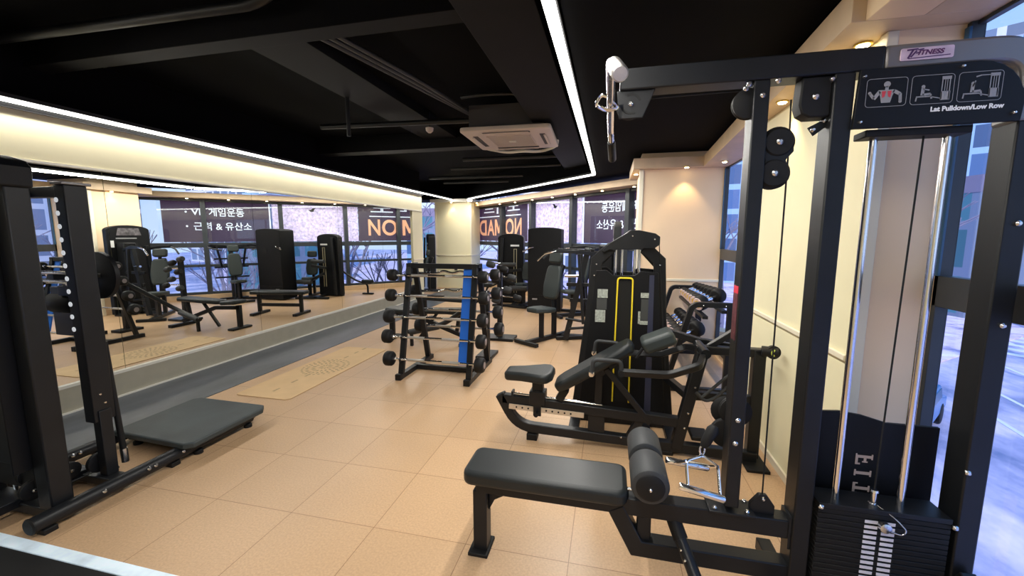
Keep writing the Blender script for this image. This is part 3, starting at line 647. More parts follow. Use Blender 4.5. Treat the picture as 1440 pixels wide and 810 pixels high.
# seat (saddle)
st = [(-.18, -.06), (-.17, -.085), (-.05, -.10), (.10, -.15), (.16, -.14), (.19, -.07), (.19, .07), (.16, .14), (.10, .15), (-.05, .10), (-.17, .085), (-.18, .06)]
seat = cushion(st, .07, Matrix.Translation((-.57, yc, .515)) @ Matrix.Rotation(R(-3), 4, 'Y')); so = obj('seat', seat, vinyl, T, .022, 4)
obj('seat_carriage', MB().mm((-.53, yc-.05, .20), (-.47, yc-.035, .40)).mm((-.56, yc-.055, .29), (-.44, yc+.055, .39)).mm((-.54, yc-.04, .38), (-.46, yc+.04, .485)), steel, T, .004)
obj('adjust_knob', MB().lathe((-.50, yc-.05, .23), (-.50, yc-.10, .23), [(0, .010), (.4, .014), (1, .018)], 12), rubber, T)
# chest pad
ax = V(.56, 0, .37).normalized()
cp = [(-.34, -.06), (-.33, -.10), (-.26, -.13), (-.05, -.13), (.22, -.115), (.30, -.09), (.31, 0), (.30, .09), (.22, .115), (-.05, .13), (-.26, .13), (-.33, .10), (-.34, .06)]
obj('chest_pad', cushion(cp, .075, frame_mat((-.075, yc, .625), ax, (0, 1, 0))), vinyl, T, .026, 4)
obj('pad_bracket', MB().bar([(-.34, yc, .33), (-.29, yc, .42)], .06, .06), steel, T, .004)
obj('pad_bracket', MB().bar([(.10, yc, .68), (-.05, yc, .55), (-.05, yc, .33)], .05, .04, (0, 1, 0)), steel, T, .004)
ax2 = V(.21, 0, .095).normalized()
obj('head_pad', cushion(rrect(.225, .20, .03), .10, frame_mat((.345, yc-.02, .835), ax2, (0, 1, 0))), vinylg, T, .03, 4)
obj('pad_hook', MB().tube([(.20, yc-.10, .72), (.24, yc-.10, .79)], .01, 8), steel, T)
for s in (-1, 1):
    y = yc+s*.24
    o = obj('pull_arm', MB().bar(fillet([(.64, yc+s*.06, .77), (.58, y, .735), (.40, y, .66), (.10, y, .655)], .03, 3), .035, .045), steel, T, .005)
    obj('handle', MB().tube(fillet([(.10, y, .655), (.095, y, .73), (-.085, y+s*.015, .735), (-.095, y+s*.015, .64)], .03, 4), .014, 12), foam, o)
    obj('handle_end', MB().lathe((-.095, y+s*.015, .65), (-.095, y+s*.015, .618), [(0, .02), (.7, .022), (1, .016)], 14), chrome, o)
    obj('pivot', MB().lathe((.10, y-.025, .65), (.10, y+.025, .65), [(0, .022), (1, .022)], 16), steel, o)
obj('slant_brace', MB().bar([(.0, yc-.02, .60), (.32, yc-.02, .22)], .03, .04), steel, T, .004)
obj('pivot_hub', MB().cyl((.64, yc-.12, .78), (.64, yc+.16, .78), .032), steel, T)
obj('rear_linkage', MB().bar([(.44, yc+.26, .84), (.66, yc+.2, .79), (.92, yc+.03, .79)], .05, .05, (0, 0, 1)), steel, T, .005)
obj('rear_linkage', MB().bar([(.68, yc+.05, .78), (.86, yc+.05, .92), (.92, yc+.05, .84)], .035, .05, (0, 1, 0)), steel, T, .004)
dh = obj('d_handle', MB().tube(fillet([(.60, 2.90, .50), (.66, 2.90, .44), (.72, 2.90, .47), (.84, 2.90, .61), (.82, 2.90, .66), (.76, 2.90, .60), (.64, 2.90, .47)], .03), .011, 8), foam, T)
hn = obj('weight_horn', MB().cyl((1.0, 2.96, .80), (1.09, 2.94, .80), .035), steel, T)
obj('horn_cap', MB().lathe((1.062, 2.93, .80), (1.066, 2.915, .80), [(0, .024), (.6, .024), (1, .018)], 18), knoby, hn)
obj('horn_ring', MB().lathe((1.06, 2.955, .80), (1.062, 2.93, .80), [(0, .044), (1, .044)], 20), rubber, hn)
obj('foot_pedal', MB().mm((.60, 2.96, .12), (.72, 3.12, .155)), rubber, T, .01)
bolts(T, [(.565, yc-.04, .33), (.545, yc-.04, .22), (.60, yc-.04, .52), (.12, yc-.035, .10), (.96, yc-.01, .03)], (0, -1, 0), .009)
# weight tower (behind)
ty = 3.42
obj('tower_leg', MB().bar([(-.245, ty, .0), (-.13, ty, .95), (-.10, ty, 1.36), (.02, ty, 1.47)], .09, .05, (0, 1, 0)), steel, T, .006)
obj('tower_leg', MB().bar([(.50, ty, .0), (.41, ty, .9), (.385, ty, 1.36), (.27, ty, 1.47)], .09, .05, (0, 1, 0)), steel, T, .006)
cr = [(-.06, 1.44), (.0, 1.50), (.12, 1.575), (.15, 1.60), (.22, 1.60), (.34, 1.575), (.375, 1.55), (.375, 1.49), (.33, 1.455), (.26, 1.46), (.24, 1.45), (.06, 1.45), (.04, 1.44), (.0, 1.45), (-.04, 1.425)]
cc = obj('crest_plate', MB().xz(cr, ty-.07, ty-.02).xz(cr, ty+.03, ty+.07), steel, T, .004)
bolts(cc, [(.17, ty-.07, 1.555), (.335, ty-.07, 1.53)], (0, -1, 0), .009); bolts(T, [(-.10, ty-.045, 1.33), (.385, ty-.045, 1.33), (-.115, ty-.045, 1.24)], (0, -1, 0), .008)
sh = [(-.225, .05), (.475, .05), (.375, 1.27), (.24, 1.28), (.20, 1.245), (.03, 1.245), (-.02, 1.285), (-.10, 1.28)]
s1 = obj('shroud', MB().xz(sh, ty-.055, ty-.04), steel2, T, .003)
obj('rear_shroud', MB().xz(sh, ty+.30, ty+.315), steel2, T, .003)
obj('shroud_stripe', MB().xz([(.31, .06), (.36, .06), (.345, 1.25), (.31, 1.25)], ty-.058, ty-.055), mat('navy_stripe', (.03, .035, .07), .4), s1)
obj('tower_base', MB().mm((-.28, ty-.05, 0), (.54, ty+.05, .05)).mm((-.28, ty+.25, 0), (.54, ty+.33, .05)).mm((-.28, ty-.3, 0), (-.2, ty+.33, .05)).mm((.46, ty-.4, 0), (.54, ty+.33, .05)), steel, T, .005)
obj('rear_frame', MB().bar([(-.2, ty+.3, 0), (-.1, ty+.3, 1.3), (.05, ty+.2, 1.46)], .05, .05).bar([(.48, ty+.3, 0), (.40, ty+.3, 1.3), (.25, ty+.2, 1.46)], .05, .05), steel, T, .005)
for x in (.05, .10, .20, .235): obj('guide_rod', MB().cyl((x, ty+.08, .05), (x, ty+.08, 1.46), .011), chrome, T)
obj('weight_stack', MB().mm((0, ty, .06), (.28, ty+.15, .9)), rubber, T)
sl = obj('slot', MB().mm((.075, ty-.0575, .20), (.175, ty-.055, 1.20)), darkhole, s1)
obj('yellow_trim', MB().bar(fillet([(.055, ty-.065, .20), (.07, ty-.065, 1.225), (.185, ty-.065, 1.225), (.185, ty-.065, .20)], .025), .012, .022, (0, 1, 0)), yellow, s1, .003)
for (a, c) in ((( -.085, 1.06), (-.005, 1.13)), ((-.10, .86), (-.02, .96)), ((.25, 1.07), (.32, 1.11)), ((.25, .855), (.335, .885)), ((.235, .86), (.252, .96))):
    obj('instruction_sticker', MB().mm((a[0], ty-.0575, a[1]), (c[0], ty-.055, c[1])), stickerm, s1)
for a, c in (((.255, ty-.0572, .89), (.325, ty-.055, 1.06)), ((-.09, ty-.0572, .965), (-.01, ty-.055, 1.055))): obj('instruction_panel', MB().mm(a, c), mat('grey_instruction_panel', (.05, .055, .055), .5), s1)
obj('tower_link', MB().bar([(.3, ty-.05, .12), (.3, yc, .12)], .06, .05), steel, T, .004)
obj('tower_link', MB().bar([(.56, yc+.02, .44), (.46, ty-.05, .44)], .05, .05), steel, T, .004)
obj('cable', MB().tube([(.372, ty-.02, 1.52), (.46, ty-.08, .44)], .0035, 6), darkhole, T)
world(None)

# ================================================================ PLATFORM MACHINE (near left)
T = thing('squat_platform_machine', 'tall black selectorised lift machine with a low rubber standing platform, left front', 'exercise machine', (-3.2, 2.0, 0)); world(T)
for x in (-2.87, -3.54):
    o = obj('floor_tube', MB().tube([(x, 1.32, .065), (x, 2.66, .065)], .043, 20), steel, T)
    obj('end_cap', MB().lathe((x, 1.325, .065), (x, 1.312, .065), [(0, .045), (.5, .045), (1, .038)], 20), rubber, o)
    for yy in (1.35, 2.0): obj('foot', MB().mm((x-.04, yy, 0), (x+.04, yy+.06, .03)), rubber, o, .004)
    bolts(o, [(x+(.042), 1.62, .08), (x+.042, 1.86, .08), (x+.042, 1.90, .08), (x+.042, 2.08, .08)], (1, 0, .3), .012)
obj('cross_member', MB().mm((-3.53, 1.43, .02), (-2.9, 1.53, .075)), steel, T, .005)
obj('cross_member', MB().mm((-3.53, 1.71, .03), (-2.9, 1.80, .08)), steel, T, .005)
obj('center_rail', MB().mm((-3.27, 1.3, .05), (-3.17, 1.76, .10)), steel, T, .005)
# platform
po = [( -3.50, 2.10), (-2.80, 2.06), (-2.75, 2.10), (-2.75, 2.68), (-2.80, 2.74), (-3.46, 2.75), (-3.51, 2.71)]
pm = obj('platform', MB().xy(po, .10, .145), plat, T, .012, 3)
obj('platform_frame', MB().mm((-3.44, 2.15, .055), (-2.83, 2.68, .10)), steel, T, .006)
for x, y in ((-2.85, 2.62), (-3.42, 2.62), (-2.85, 2.2), (-3.42, 2.2)): obj('platform_foot', MB().lathe((x, y, 0), (x, y, .06), [(0, .03), (.4, .03), (.6, .014), (1, .014)], 14), rubber, T)
# towers
obj('front_leg', MB().mm((-3.005, 1.43, .07), (-2.905, 1.53, 1.88)), steel, T, .008)
obj('front_leg', MB().mm((-3.53, 1.43, .07), (-3.45, 1.53, 1.88)), steel, T, .008)
hp = [(-3.56, 1.80), (-2.885, 1.80), (-2.875, 1.90), (-2.905, 1.935), (-3.02, 1.965), (-3.4, 1.97), (-3.53, 1.945), (-3.56, 1.91)]
obj('top_cap', MB().xz(hp, 1.38, 1.535), steel2, T, .01, 3)
obj('shroud', MB().xz([(-3.45, .30), (-3.06, .30), (-3.0, .34), (-3.0, 1.80), (-3.45, 1.80)], 1.44, 1.455).mm((-3.03, 1.36, .30), (-3.015, 1.5, 1.8)), steel2, T, .004)
obj('rear_shroud', MB().mm((-3.45, 1.51, .3), (-3.05, 1.522, 1.8)), steel2, T, .004)
for x in (-3.32, -3.16): obj('guide_rod', MB().cyl((x, 1.50, .08), (x, 1.50, 1.82), .011), chrome, T)
obj('weight_stack', MB().mm((-3.42, 1.465, .15), (-3.08, 1.55, .75)), rubber, T, .003)
for x, y, z, r in ((-3.10, 1.46, .15, .055), (-3.20, 1.50, .20, .05), (-3.16, 1.66, .14, .05), (-3.08, 1.755, .15, .06)):
    w = obj('pulley', MB().wheel((x-.014, y, z), (x+.014, y, z), r), rubber, T)
    bolts(w, [(x+.014, y, z)], (1, 0, 0), .01)
obj('cable', MB().tube([(-3.08, 1.76, .21), (-3.08, 1.8, .3), (-3.06, 1.80, 1.7)], .003, 6), steel2, T)
obj('cable', MB().tube([(-3.10, 1.46, .10), (-3.08, 1.75, .10)], .003, 6), steel2, T)
# holed post with carriage
ho = obj('holed_post', MB().mm((-3.075, 1.715, .43), (-2.995, 1.825, 1.845)), steel, T, .006)
for k in range(11): obj('hole', MB().lathe((-3.06, 1.7145, 1.76-.075*k), (-3.06, 1.712, 1.76-.075*k), [(0, .014), (1, .014)], 14), mat('lit_hole', (.75, .75, .75), .5, emit=(.8, .85, .9), es=.5) if k == 0 else bpy.data.materials['lit_hole'], ho)  # pale glowing discs painted as light showing through the holes
obj('inner_post', MB().mm((-3.045, 1.735, .08), (-2.985, 1.80, .5)), steel, T, .004)
obj('post_cap', MB().mm((-3.07, 1.70, 1.845), (-2.98, 1.84, 1.86)), greysteel, T, .003)
bolts(T, [(-3.004, 1.76, .60), (-3.004, 1.78, .54), (-3.0, 1.80, .10)], (1, 0, 0), .010)
obj('post_bridge', MB().mm((-3.36, 1.74, 1.78), (-3.08, 1.80, 1.84)).mm((-3.42, 1.50, 1.78), (-3.35, 1.80, 1.84)), steel, T, .004)
sr = obj('gas_spring', MB().cyl((-3.03, 1.865, .12), (-3.05, 1.845, .90), .017), rubber, T)
obj('chrome_rod', MB().cyl((-3.05, 1.845, .90), (-3.06, 1.84, 1.36), .008), chrome, sr)
obj('spring_end', MB().cyl((-3.029, 1.866, .10), (-3.032, 1.864, .19), .020), bolt, sr)
wd = obj('cam_disc', MB().lathe((-3.13, 1.905, 1.31), (-3.13, 1.935, 1.31), [(0, .14), (.1, .148), (.9, .148), (1, .14)], 40), steel2, T)
obj('cam_axle', MB().cyl((-3.30, 1.92, 1.31), (-3.1, 1.92, 1.31), .02), steel, T)
obj('cam_arm', MB().bar([(-3.24, 1.74, 1.31), (-3.24, 1.95, 1.31)], .05, .06), steel, T, .004)
obj('chrome_bar', MB().tube([(-3.42, 1.74, 1.34), (-3.06, 1.745, 1.34)], .011, 10), chrome, T)
obj('chrome_bar', MB().tube([(-3.42, 1.74, 1.29), (-3.06, 1.745, 1.29)], .009, 10), chrome, T)
obj('hip_roller', MB().lathe((-3.34, 1.80, 1.15), (-3.12, 1.80, 1.15), [(0, .055), (.06, .065), (.94, .065), (1, .055)], 22), rubber, T)
obj('carriage_bracket', MB().mm((-3.32, 1.77, .95), (-3.16, 1.80, 1.25)).mm((-3.2, 1.74, 1.2), (-3.05, 1.80, 1.26)), steel, T, .004)
world(None)
# foil tape and dark mat at the lower left
o = obj('foil_tape_strip', MB().xy([(-4.4, 1.245), (-1.86, 1.245), (-1.86, 1.305), (-4.4, 1.31)], .0, .012), tape, bevel=.003); tag(o, 'crumpled pale blue tape strip on the floor at the lower left', 'tape')
o = obj('black_floor_mat', MB().xy([(-4.4, .3), (-2.05, .3), (-2.05, 1.243), (-4.4, 1.243)], .0, .010), rubber, bevel=.003); tag(o, 'black rubber mat in the bottom left corner behind the tape', 'mat')
# yoga mat
ym = thing('yoga_mat', 'tan yoga mat with a round mandala print on the tiled floor', 'yoga mat', (-3.25, 4.05, .0), R(.3))
obj('mat_body', MB().xy(rrect(.62, 1.80, .05), 0.001, .008), matm, ym, .002)
md = MB()
for ring, (n, r0, r1, w) in enumerate(((12, .02, .09, .3), (18, .10, .16, .22), (24, .17, .22, .17), (30, .225, .26, .14))):
    for k in range(n):
        a = 2*math.pi*(k+.5*(ring % 2))/n; am = w
        p = [(r0*math.cos(a), r0*math.sin(a)), ((r0+r1)/2*math.cos(a-am/2), (r0+r1)/2*math.sin(a-am/2)), (r1*math.cos(a), r1*math.sin(a)), ((r0+r1)/2*math.cos(a+am/2), (r0+r1)/2*math.sin(a+am/2))]
        md.bm.faces.new([md.bm.verts.new((x, y*1.15+.05, .0086)) for x, y in p])
obj('mandala', md, mandala, ym)
ls = MB()
for y in (-.75, -.5, -.3, .4, .62, .8): ls.mm((-.012, y, .0083), (.012, y+.09, .0086))
obj('alignment_marks', ls, mandala, ym)

# ================================================================ BARBELL RACK + FIXED BARBELLS
T = thing('barbell_rack', 'black A-frame barbell rack holding fixed barbells, with a blue side panel', 'barbell rack', (-1.79, 4.32, 0)); world(T)
for x in (-2.19, -1.41):
    obj('upright', MB().bar([(x, 3.97, .05), (x, 4.24, 1.24)], .06, .045), steel, T, .004)
    obj('upright', MB().bar([(x, 4.66, .05), (x, 4.36, 1.24)], .06, .045), steel, T, .004)
    obj('foot', MB().mm((x-.03, 3.90, 0), (x+.03, 4.76, .055)), steel, T, .004)
    obj('foot_cap', MB().mm((x-.034, 3.885, 0), (x+.034, 3.93, .065)), rubber, T, .004)
    obj('top_cap', MB().mm((x-.03, 4.21, 1.205), (x+.03, 4.39, 1.25)), steel, T, .004)
obj('top_bar', MB().mm((-2.22, 4.215, 1.195), (-1.38, 4.255, 1.25)), steel, T, .004)
obj('cross_bar', MB().mm((-2.19, 4.28, .01), (-1.41, 4.34, .06)), steel, T, .004)
obj('side_panel', MB().poly([(0, 0), (.0, 1.0), (.115, 1.0), (.115, 0)], (-1.545, 4.01, .18), (1, 0, 0), (0, .235, 1.055), (0, .015, 0)), blue, T, .002, label='blue upright side panel')
tiers = [1.12, .90, .67, .455, .22]
def fy(z): return 3.97+(z-.05)/1.19*.27-.055
def by(z): return 4.66-(z-.05)/1.19*.30+.055
for z in tiers:
    for x in (-2.19, -1.41):
        obj('hook', MB().bar([(x, fy(z)+.06, z-.022), (x, fy(z)-.01, z-.022), (x, fy(z)-.022, z+.012)], .02, .012, (1, 0, 0)), steel, T)
for z in tiers[:4]:
    for x in (-2.19, -1.41):
        obj('hook', MB().bar([(x, by(z)-.06, z-.022), (x, by(z)+.01, z-.022), (x, by(z)+.022, z+.012)], .02, .012, (1, 0, 0)), steel, T)
world(None)
def barbell(y, z, r, x0, x1, label, wavy=False, grp='fixed barbells on the rack'):
    t = thing('fixed_barbell', label, 'barbell', ((x0+x1)/2, y, z), 0, grp); L = (x1-x0)/2
    if wavy: pts = fillet([(-L, 0, 0), (-.28, 0, 0), (-.18, 0, .0), (-.11, -.0, .035), (0, 0, .0), (.11, 0, .035), (.18, 0, .0), (.28, 0, 0), (L, 0, 0)], .05, 4)
    else: pts = [(-L, 0, 0), (L, 0, 0)]
    obj('bar', MB().tube(pts, .014, 14), chrome, t)
    if not wavy: obj('knurling', MB().cyl((-.30, 0, 0), (-.10, 0, 0), .0152), knurl, t); obj('knurling', MB().cyl((.10, 0, 0), (.30, 0, 0), .0152), knurl, t)
    for s in (-1, 1):
        h = obj('weight_head', MB().head((s*L, 0, 0), (s*(L+.10), 0, 0), r), rubber, t)
        obj('collar', MB().cyl((s*(L-.018), 0, 0), (s*(L+.005), 0, 0), .022, 14), chrome, h)
        obj('end_disc', MB().lathe((s*(L+.099), 0, 0), (s*(L+.103), 0, 0), [(0, r*.45), (1, r*.42)], 18), silver, h)
names = ['top', 'second', 'third', 'fourth', 'bottom']
for i, z in enumerate(tiers):
    barbell(fy(z), z, (.066, .070, .075, .078, .082)[i], -2.31 if i < 4 else -2.27, -1.33 if i else -1.35, 'straight fixed barbell with black rubber ends on the %s tier, front side of the rack' % names[i])
for i, z in enumerate(tiers[:4]):
    barbell(by(z), z, (.066, .072, .078, .082)[i], -2.22, -1.30, '%s fixed barbell, black ends, %s tier on the rear side of the rack' % ('wavy curl' if i < 2 else 'straight', names[i]), wavy=(i < 2))

# ================================================================ DUMBBELL RACK
T = thing('dumbbell_rack', 'black two-tier dumbbell rack standing before the middle pillar', 'dumbbell rack', (.95, 5.1, 0)); world(T)
for y in (4.28, 5.72):
    obj('end_frame', MB().bar(fillet([(.58, y, .03), (.80, y, .86), (.84, y, .89), (1.20, y, .89)], .03), .05, .06, (0, 1, 0)).mm((1.12, y-.025, .0), (1.19, y+.025, .88)).mm((.52, y-.03, 0), (1.25, y+.03, .05)), steel, T, .004)
    bolts(T, [(.9, y-.03, .885), (1.1, y-.03, .885)], (0, -1, 0), .008)
def tray(xa, xb, za, zb):
    m = MB()
    for x, z in ((xa, za), (xb, zb)): m.bar([(x, 4.28, z), (x, 5.72, z)], .05, .03)
    return m
obj('upper_tier', tray(.93, 1.10, .76, .82), steel, T, .003); obj('lower_tier', tray(.72, .92, .40, .45), steel, T, .003)
world(None)
def dumbbell(loc, r, tilt, label, gold=False):
    t = thing('dumbbell', label, 'dumbbell', loc, 0, 'dumbbells on the two-tier rack'); t.rotation_euler = (0, -tilt, R(33))
    obj('handle', MB().lathe((-.075, 0, 0), (.075, 0, 0), [(0, .014), (.3, .017), (.5, .018), (.7, .017), (1, .014)], 14), chrome, t)
    for s in (-1, 1):
        h = obj('weight_head', MB().head((s*.07, 0, 0), (s*(.07+r*1.15), 0, 0), r, 18), rubber, t)
        obj('end_disc', MB().lathe((s*(.069+r*1.15), 0, 0), (s*(.074+r*1.15), 0, 0), [(0, r*.84), (1, r*.80)], 18), rosed, h)
        if gold: obj('gold_ring', MB().lathe((s*(.070+r*1.15), 0, 0), (s*(.076+r*1.15), 0, 0), [(0, r*.58), (1, r*.50)], 16), goldm, h)
ordn = ['nearest', 'second', 'third', 'fourth', 'fifth', 'sixth', 'farthest']
for k in range(7): dumbbell((1.03, 4.60+.178*k, .90-.005*k), .080-.004*k, R(16), '%s dumbbell from the near end, on the rack\'s upper tier' % ordn[k], True)
for k in range(7): dumbbell((.83, 4.58+.182*k, .54-.004*k), .088-.003*k, R(14), '%s dumbbell from the near end, on the rack\'s lower tier' % ordn[k])

# ================================================================ MACHINE BEHIND THE TOWER (chest press, best seen in the mirror)
def padset(T, c, face, z0, back_h=.50, headh=True, lean=.14, seat_z=.48, m=vinylg):
    # c: (x,y) of backrest bottom; face: unit vec the user faces
    f = V(face[0], face[1], 0).normalized(); s = V(-f.y, f.x, 0); c = V(c[0], c[1], 0)
    up = (V(0, 0, 1)-f*lean).normalized()
    o = c+V(0, 0, z0)+up*back_h/2
    bp = [(-.10, -.25), (.10, -.25), (.135, -.20), (.15, -.05), (.13, .18), (.10, .25), (-.10, .25), (-.13, .18), (-.15, -.05), (-.135, -.20)]
    bp = [(a, b*back_h/.5) for a, b in bp]
    obj('back_pad', cushion(bp, .07, frame_mat(tuple(o), tuple(s), tuple(up))), m, T, .025, 3)
    if headh:
        oh = c+V(0, 0, z0)+up*(back_h+.12); obj('head_pad', cushion(rrect(.23, .16, .04), .08, frame_mat(tuple(oh), tuple(s), tuple(up))), m, T, .025, 3)
    sp = [(-.15, -.18), (.15, -.18), (.17, .0), (.10, .2), (-.10, .2), (-.17, .0)]
    os_ = c+f*.20+V(0, 0, seat_z); obj('seat', cushion(sp, .07, frame_mat(tuple(os_), tuple(s), tuple(f+V(0, 0, .06)))), m, T, .022, 3)
    obj('back_post', MB().bar([tuple(c-f*.10+V(0, 0, .05)), tuple(c-f*.10+V(0, 0, z0+.1)), tuple(c-f*(.08+lean*back_h)+up*(back_h)+V(0, 0, z0))], .06, .06, tuple(s)), steel, T, .005)
    obj('seat_post', MB().bar([tuple(c+f*.18+V(0, 0, .05)), tuple(c+f*.18+V(0, 0, seat_z-.03))], .07, .06), steel, T, .005)
    obj('base_rail', MB().bar([tuple(c-f*.45+V(0, 0, .035)), tuple(c+f*.5+V(0, 0, .035))], .07, .06), steel, T, .005)
    obj('cross_foot', MB().bar([tuple(c+f*.5+s*.22+V(0, 0, .03)), tuple(c+f*.5-s*.22+V(0, 0, .03))], .06, .05), steel, T, .005)
def arch_tower(T, c, normal, w, h, depth, name='shroud', rise=.06):
    n = V(normal[0], normal[1], 0).normalized(); s = V(-n.y, n.x, 0); c = V(c[0], c[1], 0)
    pts = [(-w/2, .03), (w/2, .03), (w/2, h-rise)] + [(w/2*math.cos(R(a)), h-rise+rise*math.sin(R(a))) for a in range(15, 180, 15)] + [(-w/2, h-rise)]
    m = MB().poly(pts, tuple(c-n*depth/2), tuple(s), (0, 0, 1), tuple(n*depth)); return obj(name, m, steel2, T, .012, 3)

T = thing('chest_press_machine', 'black chest press machine with pictogram shroud, behind the yellow-trimmed tower', 'exercise machine', (-.42, 6.24, 0)); world(T); M1 = T
sh = arch_tower(T, (.10, 6.22), (-1, 0), .76, 1.76, .10, rise=.10)
obj('placard', MB().yz([(6.0, 1.56), (6.44, 1.56), (6.40, 1.70), (6.04, 1.70)], .044, .050), mat('placard_grey', (.12, .11, .12), .5, noise=.6, nscale=18), sh)
obj('white_print', MB().yz([(5.99, 1.49), (6.35, 1.49), (6.35, 1.515), (5.99, 1.515)], .044, .050), greyp, sh)
obj('slot', MB().mm((.040, 6.24, .3), (.050, 6.36, 1.42)), darkhole, sh)
obj('white_label', MB().mm((.044, 5.89, 1.33), (.050, 5.95, 1.46)), white, sh)
obj('stack_housing', MB().mm((-.15, 5.98, .05), (.05, 6.20, 1.42)), steel2, T, .02)
padset(T, (-.85, 6.05), (-.55, -.83), .62, .50, True, .22)
for k, (y, dz) in enumerate(((5.86, 0), (6.42, 0))):
    a = obj('press_arm', MB().bar(fillet([(-.10, 6.0+.4*k, 1.28), (-.45, y, 1.33), (-.78, y-.04, 1.34)], .06), .04, .05), steel, T, .004)
    obj('handle', MB().tube(fillet([(-.74, y-.04, 1.34), (-.90, y-.06, 1.30), (-1.0, y-.08, 1.20)], .04), .016, 12), chrome if k == 0 else foam, a)
    obj('linkage', MB().bar([(-.42, y, 1.30), (-.34, y, .30)], .04, .05), steel, a, .004)
obj('base', MB().mm((-.05, 5.86, 0), (.12, 6.6, .05)).mm((-.7, 6.2, 0), (0, 6.28, .05)).bar([(-.74, 6.02, .03), (-.3, 6.2, .03)], .06, .05), steel, T, .005)
obj('inclined_post', MB().bar([(-.60, 5.98, .03), (-.30, 6.0, 1.36)], .08, .07), steel, T, .005)
obj('rear_post', MB().bar([(-.30, 6.35, .03), (-.25, 6.30, 1.36)], .06, .06), steel, T, .005)
obj('cross_bar', MB().bar([(-.60, 5.99, .85), (-.1, 6.0, .85)], .04, .05).bar([(-.55, 5.99, .62), (-.1, 6.0, .62)], .04, .05), steel, T, .004)
obj('adjuster', MB().cyl((-.62, 5.90, .98), (-.40, 5.95, .98), .02, 10), chrome, T)
obj('foot_lever', MB().tube([(-.6, 5.95, .35), (-.2, 5.95, .30)], .02, 10).tube([(-.55, 5.95, .20), (-.15, 5.95, .25)], .02, 10), steel, T)
world(None)

# press with wide shroud
T = thing('shoulder_press_machine', 'black seated press machine with wide arched shroud, before the banner windows', 'exercise machine', (-1.2, 8.0, 0)); world(T)
sh = arch_tower(T, (-1.28, 8.46), (0, -1), .68, 1.72, .46, rise=.05)
obj('port_hole', MB().cyl((-1.18, 8.225, 1.20), (-1.18, 8.235, 1.20), .06), darkhole, sh)
obj('panel_seam', MB().mm((-1.6, 8.222, .34), (-.96, 8.228, .348)), steel, sh)
obj('logo', MB().mm((-1.52, 8.222, .25), (-1.42, 8.228, .28)), greyp, sh)
padset(T, (-.52, 8.02), (-.85, -.5), .60, .54, True, .20)
f = V(-.862, -.507, 0); sd = V(.507, -.862, 0); c0 = V(-.52, 8.02, 0)
def q3(a, b, z): return tuple(c0+f*a+sd*b+V(0, 0, z))
for s in (-1, 1):
    a = obj('press_arm', MB().bar(fillet([q3(-.34, s*.10, 1.30), q3(-.28, s*.42, 1.33), q3(.02, s*.52, 1.30)], .08), .04, .05), steel, T, .004)
    obj('handle', MB().tube(fillet([q3(0, s*.52, 1.30), q3(.22, s*.52, 1.27), q3(.26, s*.30, 1.22)], .05), .016, 12), chrome if s < 0 else foam, a)
    obj('arm_link', MB().bar([q3(-.26, s*.3, 1.31), q3(-.28, s*.22, .8)], .03, .04), steel, a, .004)
obj('d_handle', MB().tube(fillet([(-1.62, 8.20, 1.28), (-1.72, 8.15, 1.22), (-1.60, 8.12, 1.30), (-1.50, 8.2, 1.32)], .05), .012, 8), chrome, T)
obj('top_beam', MB().bar([q3(-.36, -.4, 1.28), q3(-.36, .4, 1.28)], .06, .06).bar([q3(-.36, 0, 1.26), (-1.0, 8.5, 1.26)], .05, .05), steel, T, .005)
obj('rear_post', MB().bar([q3(-.36, 0, .03), q3(-.36, 0, 1.30)], .07, .07), steel, T, .005)
obj('base', MB().bar([q3(-.36, 0, .03), (-1.0, 8.4, .03)], .07, .05).bar([q3(-.36, -.3, .03), q3(-.36, .3, .03)], .07, .05), steel, T, .005)
for z in (.55, .8, 1.0): obj('frame_tube', MB().tube([q3(-.36, -.35, z), q3(-.36, .35, z)], .02, 8), steel, T)
world(None)

# narrow leg machine
T = thing('leg_extension_machine', 'narrow black leg machine with pale slot shroud, far end near the windows', 'exercise machine', (-2.1, 9.2, 0)); world(T)
sh = arch_tower(T, (-2.20, 9.25), (0, -1), .60, 1.60, .20, rise=.10)
obj('slot_trim', MB().bar([(-2.12, 9.145, .25), (-2.12, 9.145, 1.25), (-2.06, 9.145, 1.25), (-2.06, 9.145, .25)], .012, .02, (0, 1, 0)), mat('pale_slot_trim', (.45, .42, .28), .5), sh)
obj('white_print', MB().mm((-2.2, 9.144, 1.31), (-2.0, 9.149, 1.35)), white, sh)
padset(T, (-1.78, 9.05), (-.3, -1), .55, .42, True, .15)
obj('side_frame', MB().bar([(-2.45, 9.05, .05), (-2.38, 9.1, 1.5)], .06, .05).bar([(-2.3, 8.95, .75), (-1.9, 8.9, .8)], .06, .06).bar([(-2.3, 8.85, .62), (-1.75, 8.8, .35)], .08, .06), steel, T, .005)
obj('roller', MB().cyl((-2.1, 8.62, .42), (-1.7, 8.62, .42), .055), foam, T)
obj('roller', MB().cyl((-2.35, 8.8, .92), (-2.0, 8.8, .92), .045), foam, T)
obj('base', MB().mm((-2.5, 8.65, 0), (-1.65, 8.73, .05)).mm((-2.5, 9.25, 0), (-1.9, 9.33, .05)).mm((-2.1, 8.65, 0), (-2.02, 9.3, .05)), steel, T, .005)
world(None)
c = dup(bpy.data.objects['leg_extension_machine']); c.location = (-5.0, 10.9, 0); c.rotation_euler = (0, 0, R(-60))
tag(c, 'dark machine half hidden in the gap left of the far pillar', 'exercise machine')
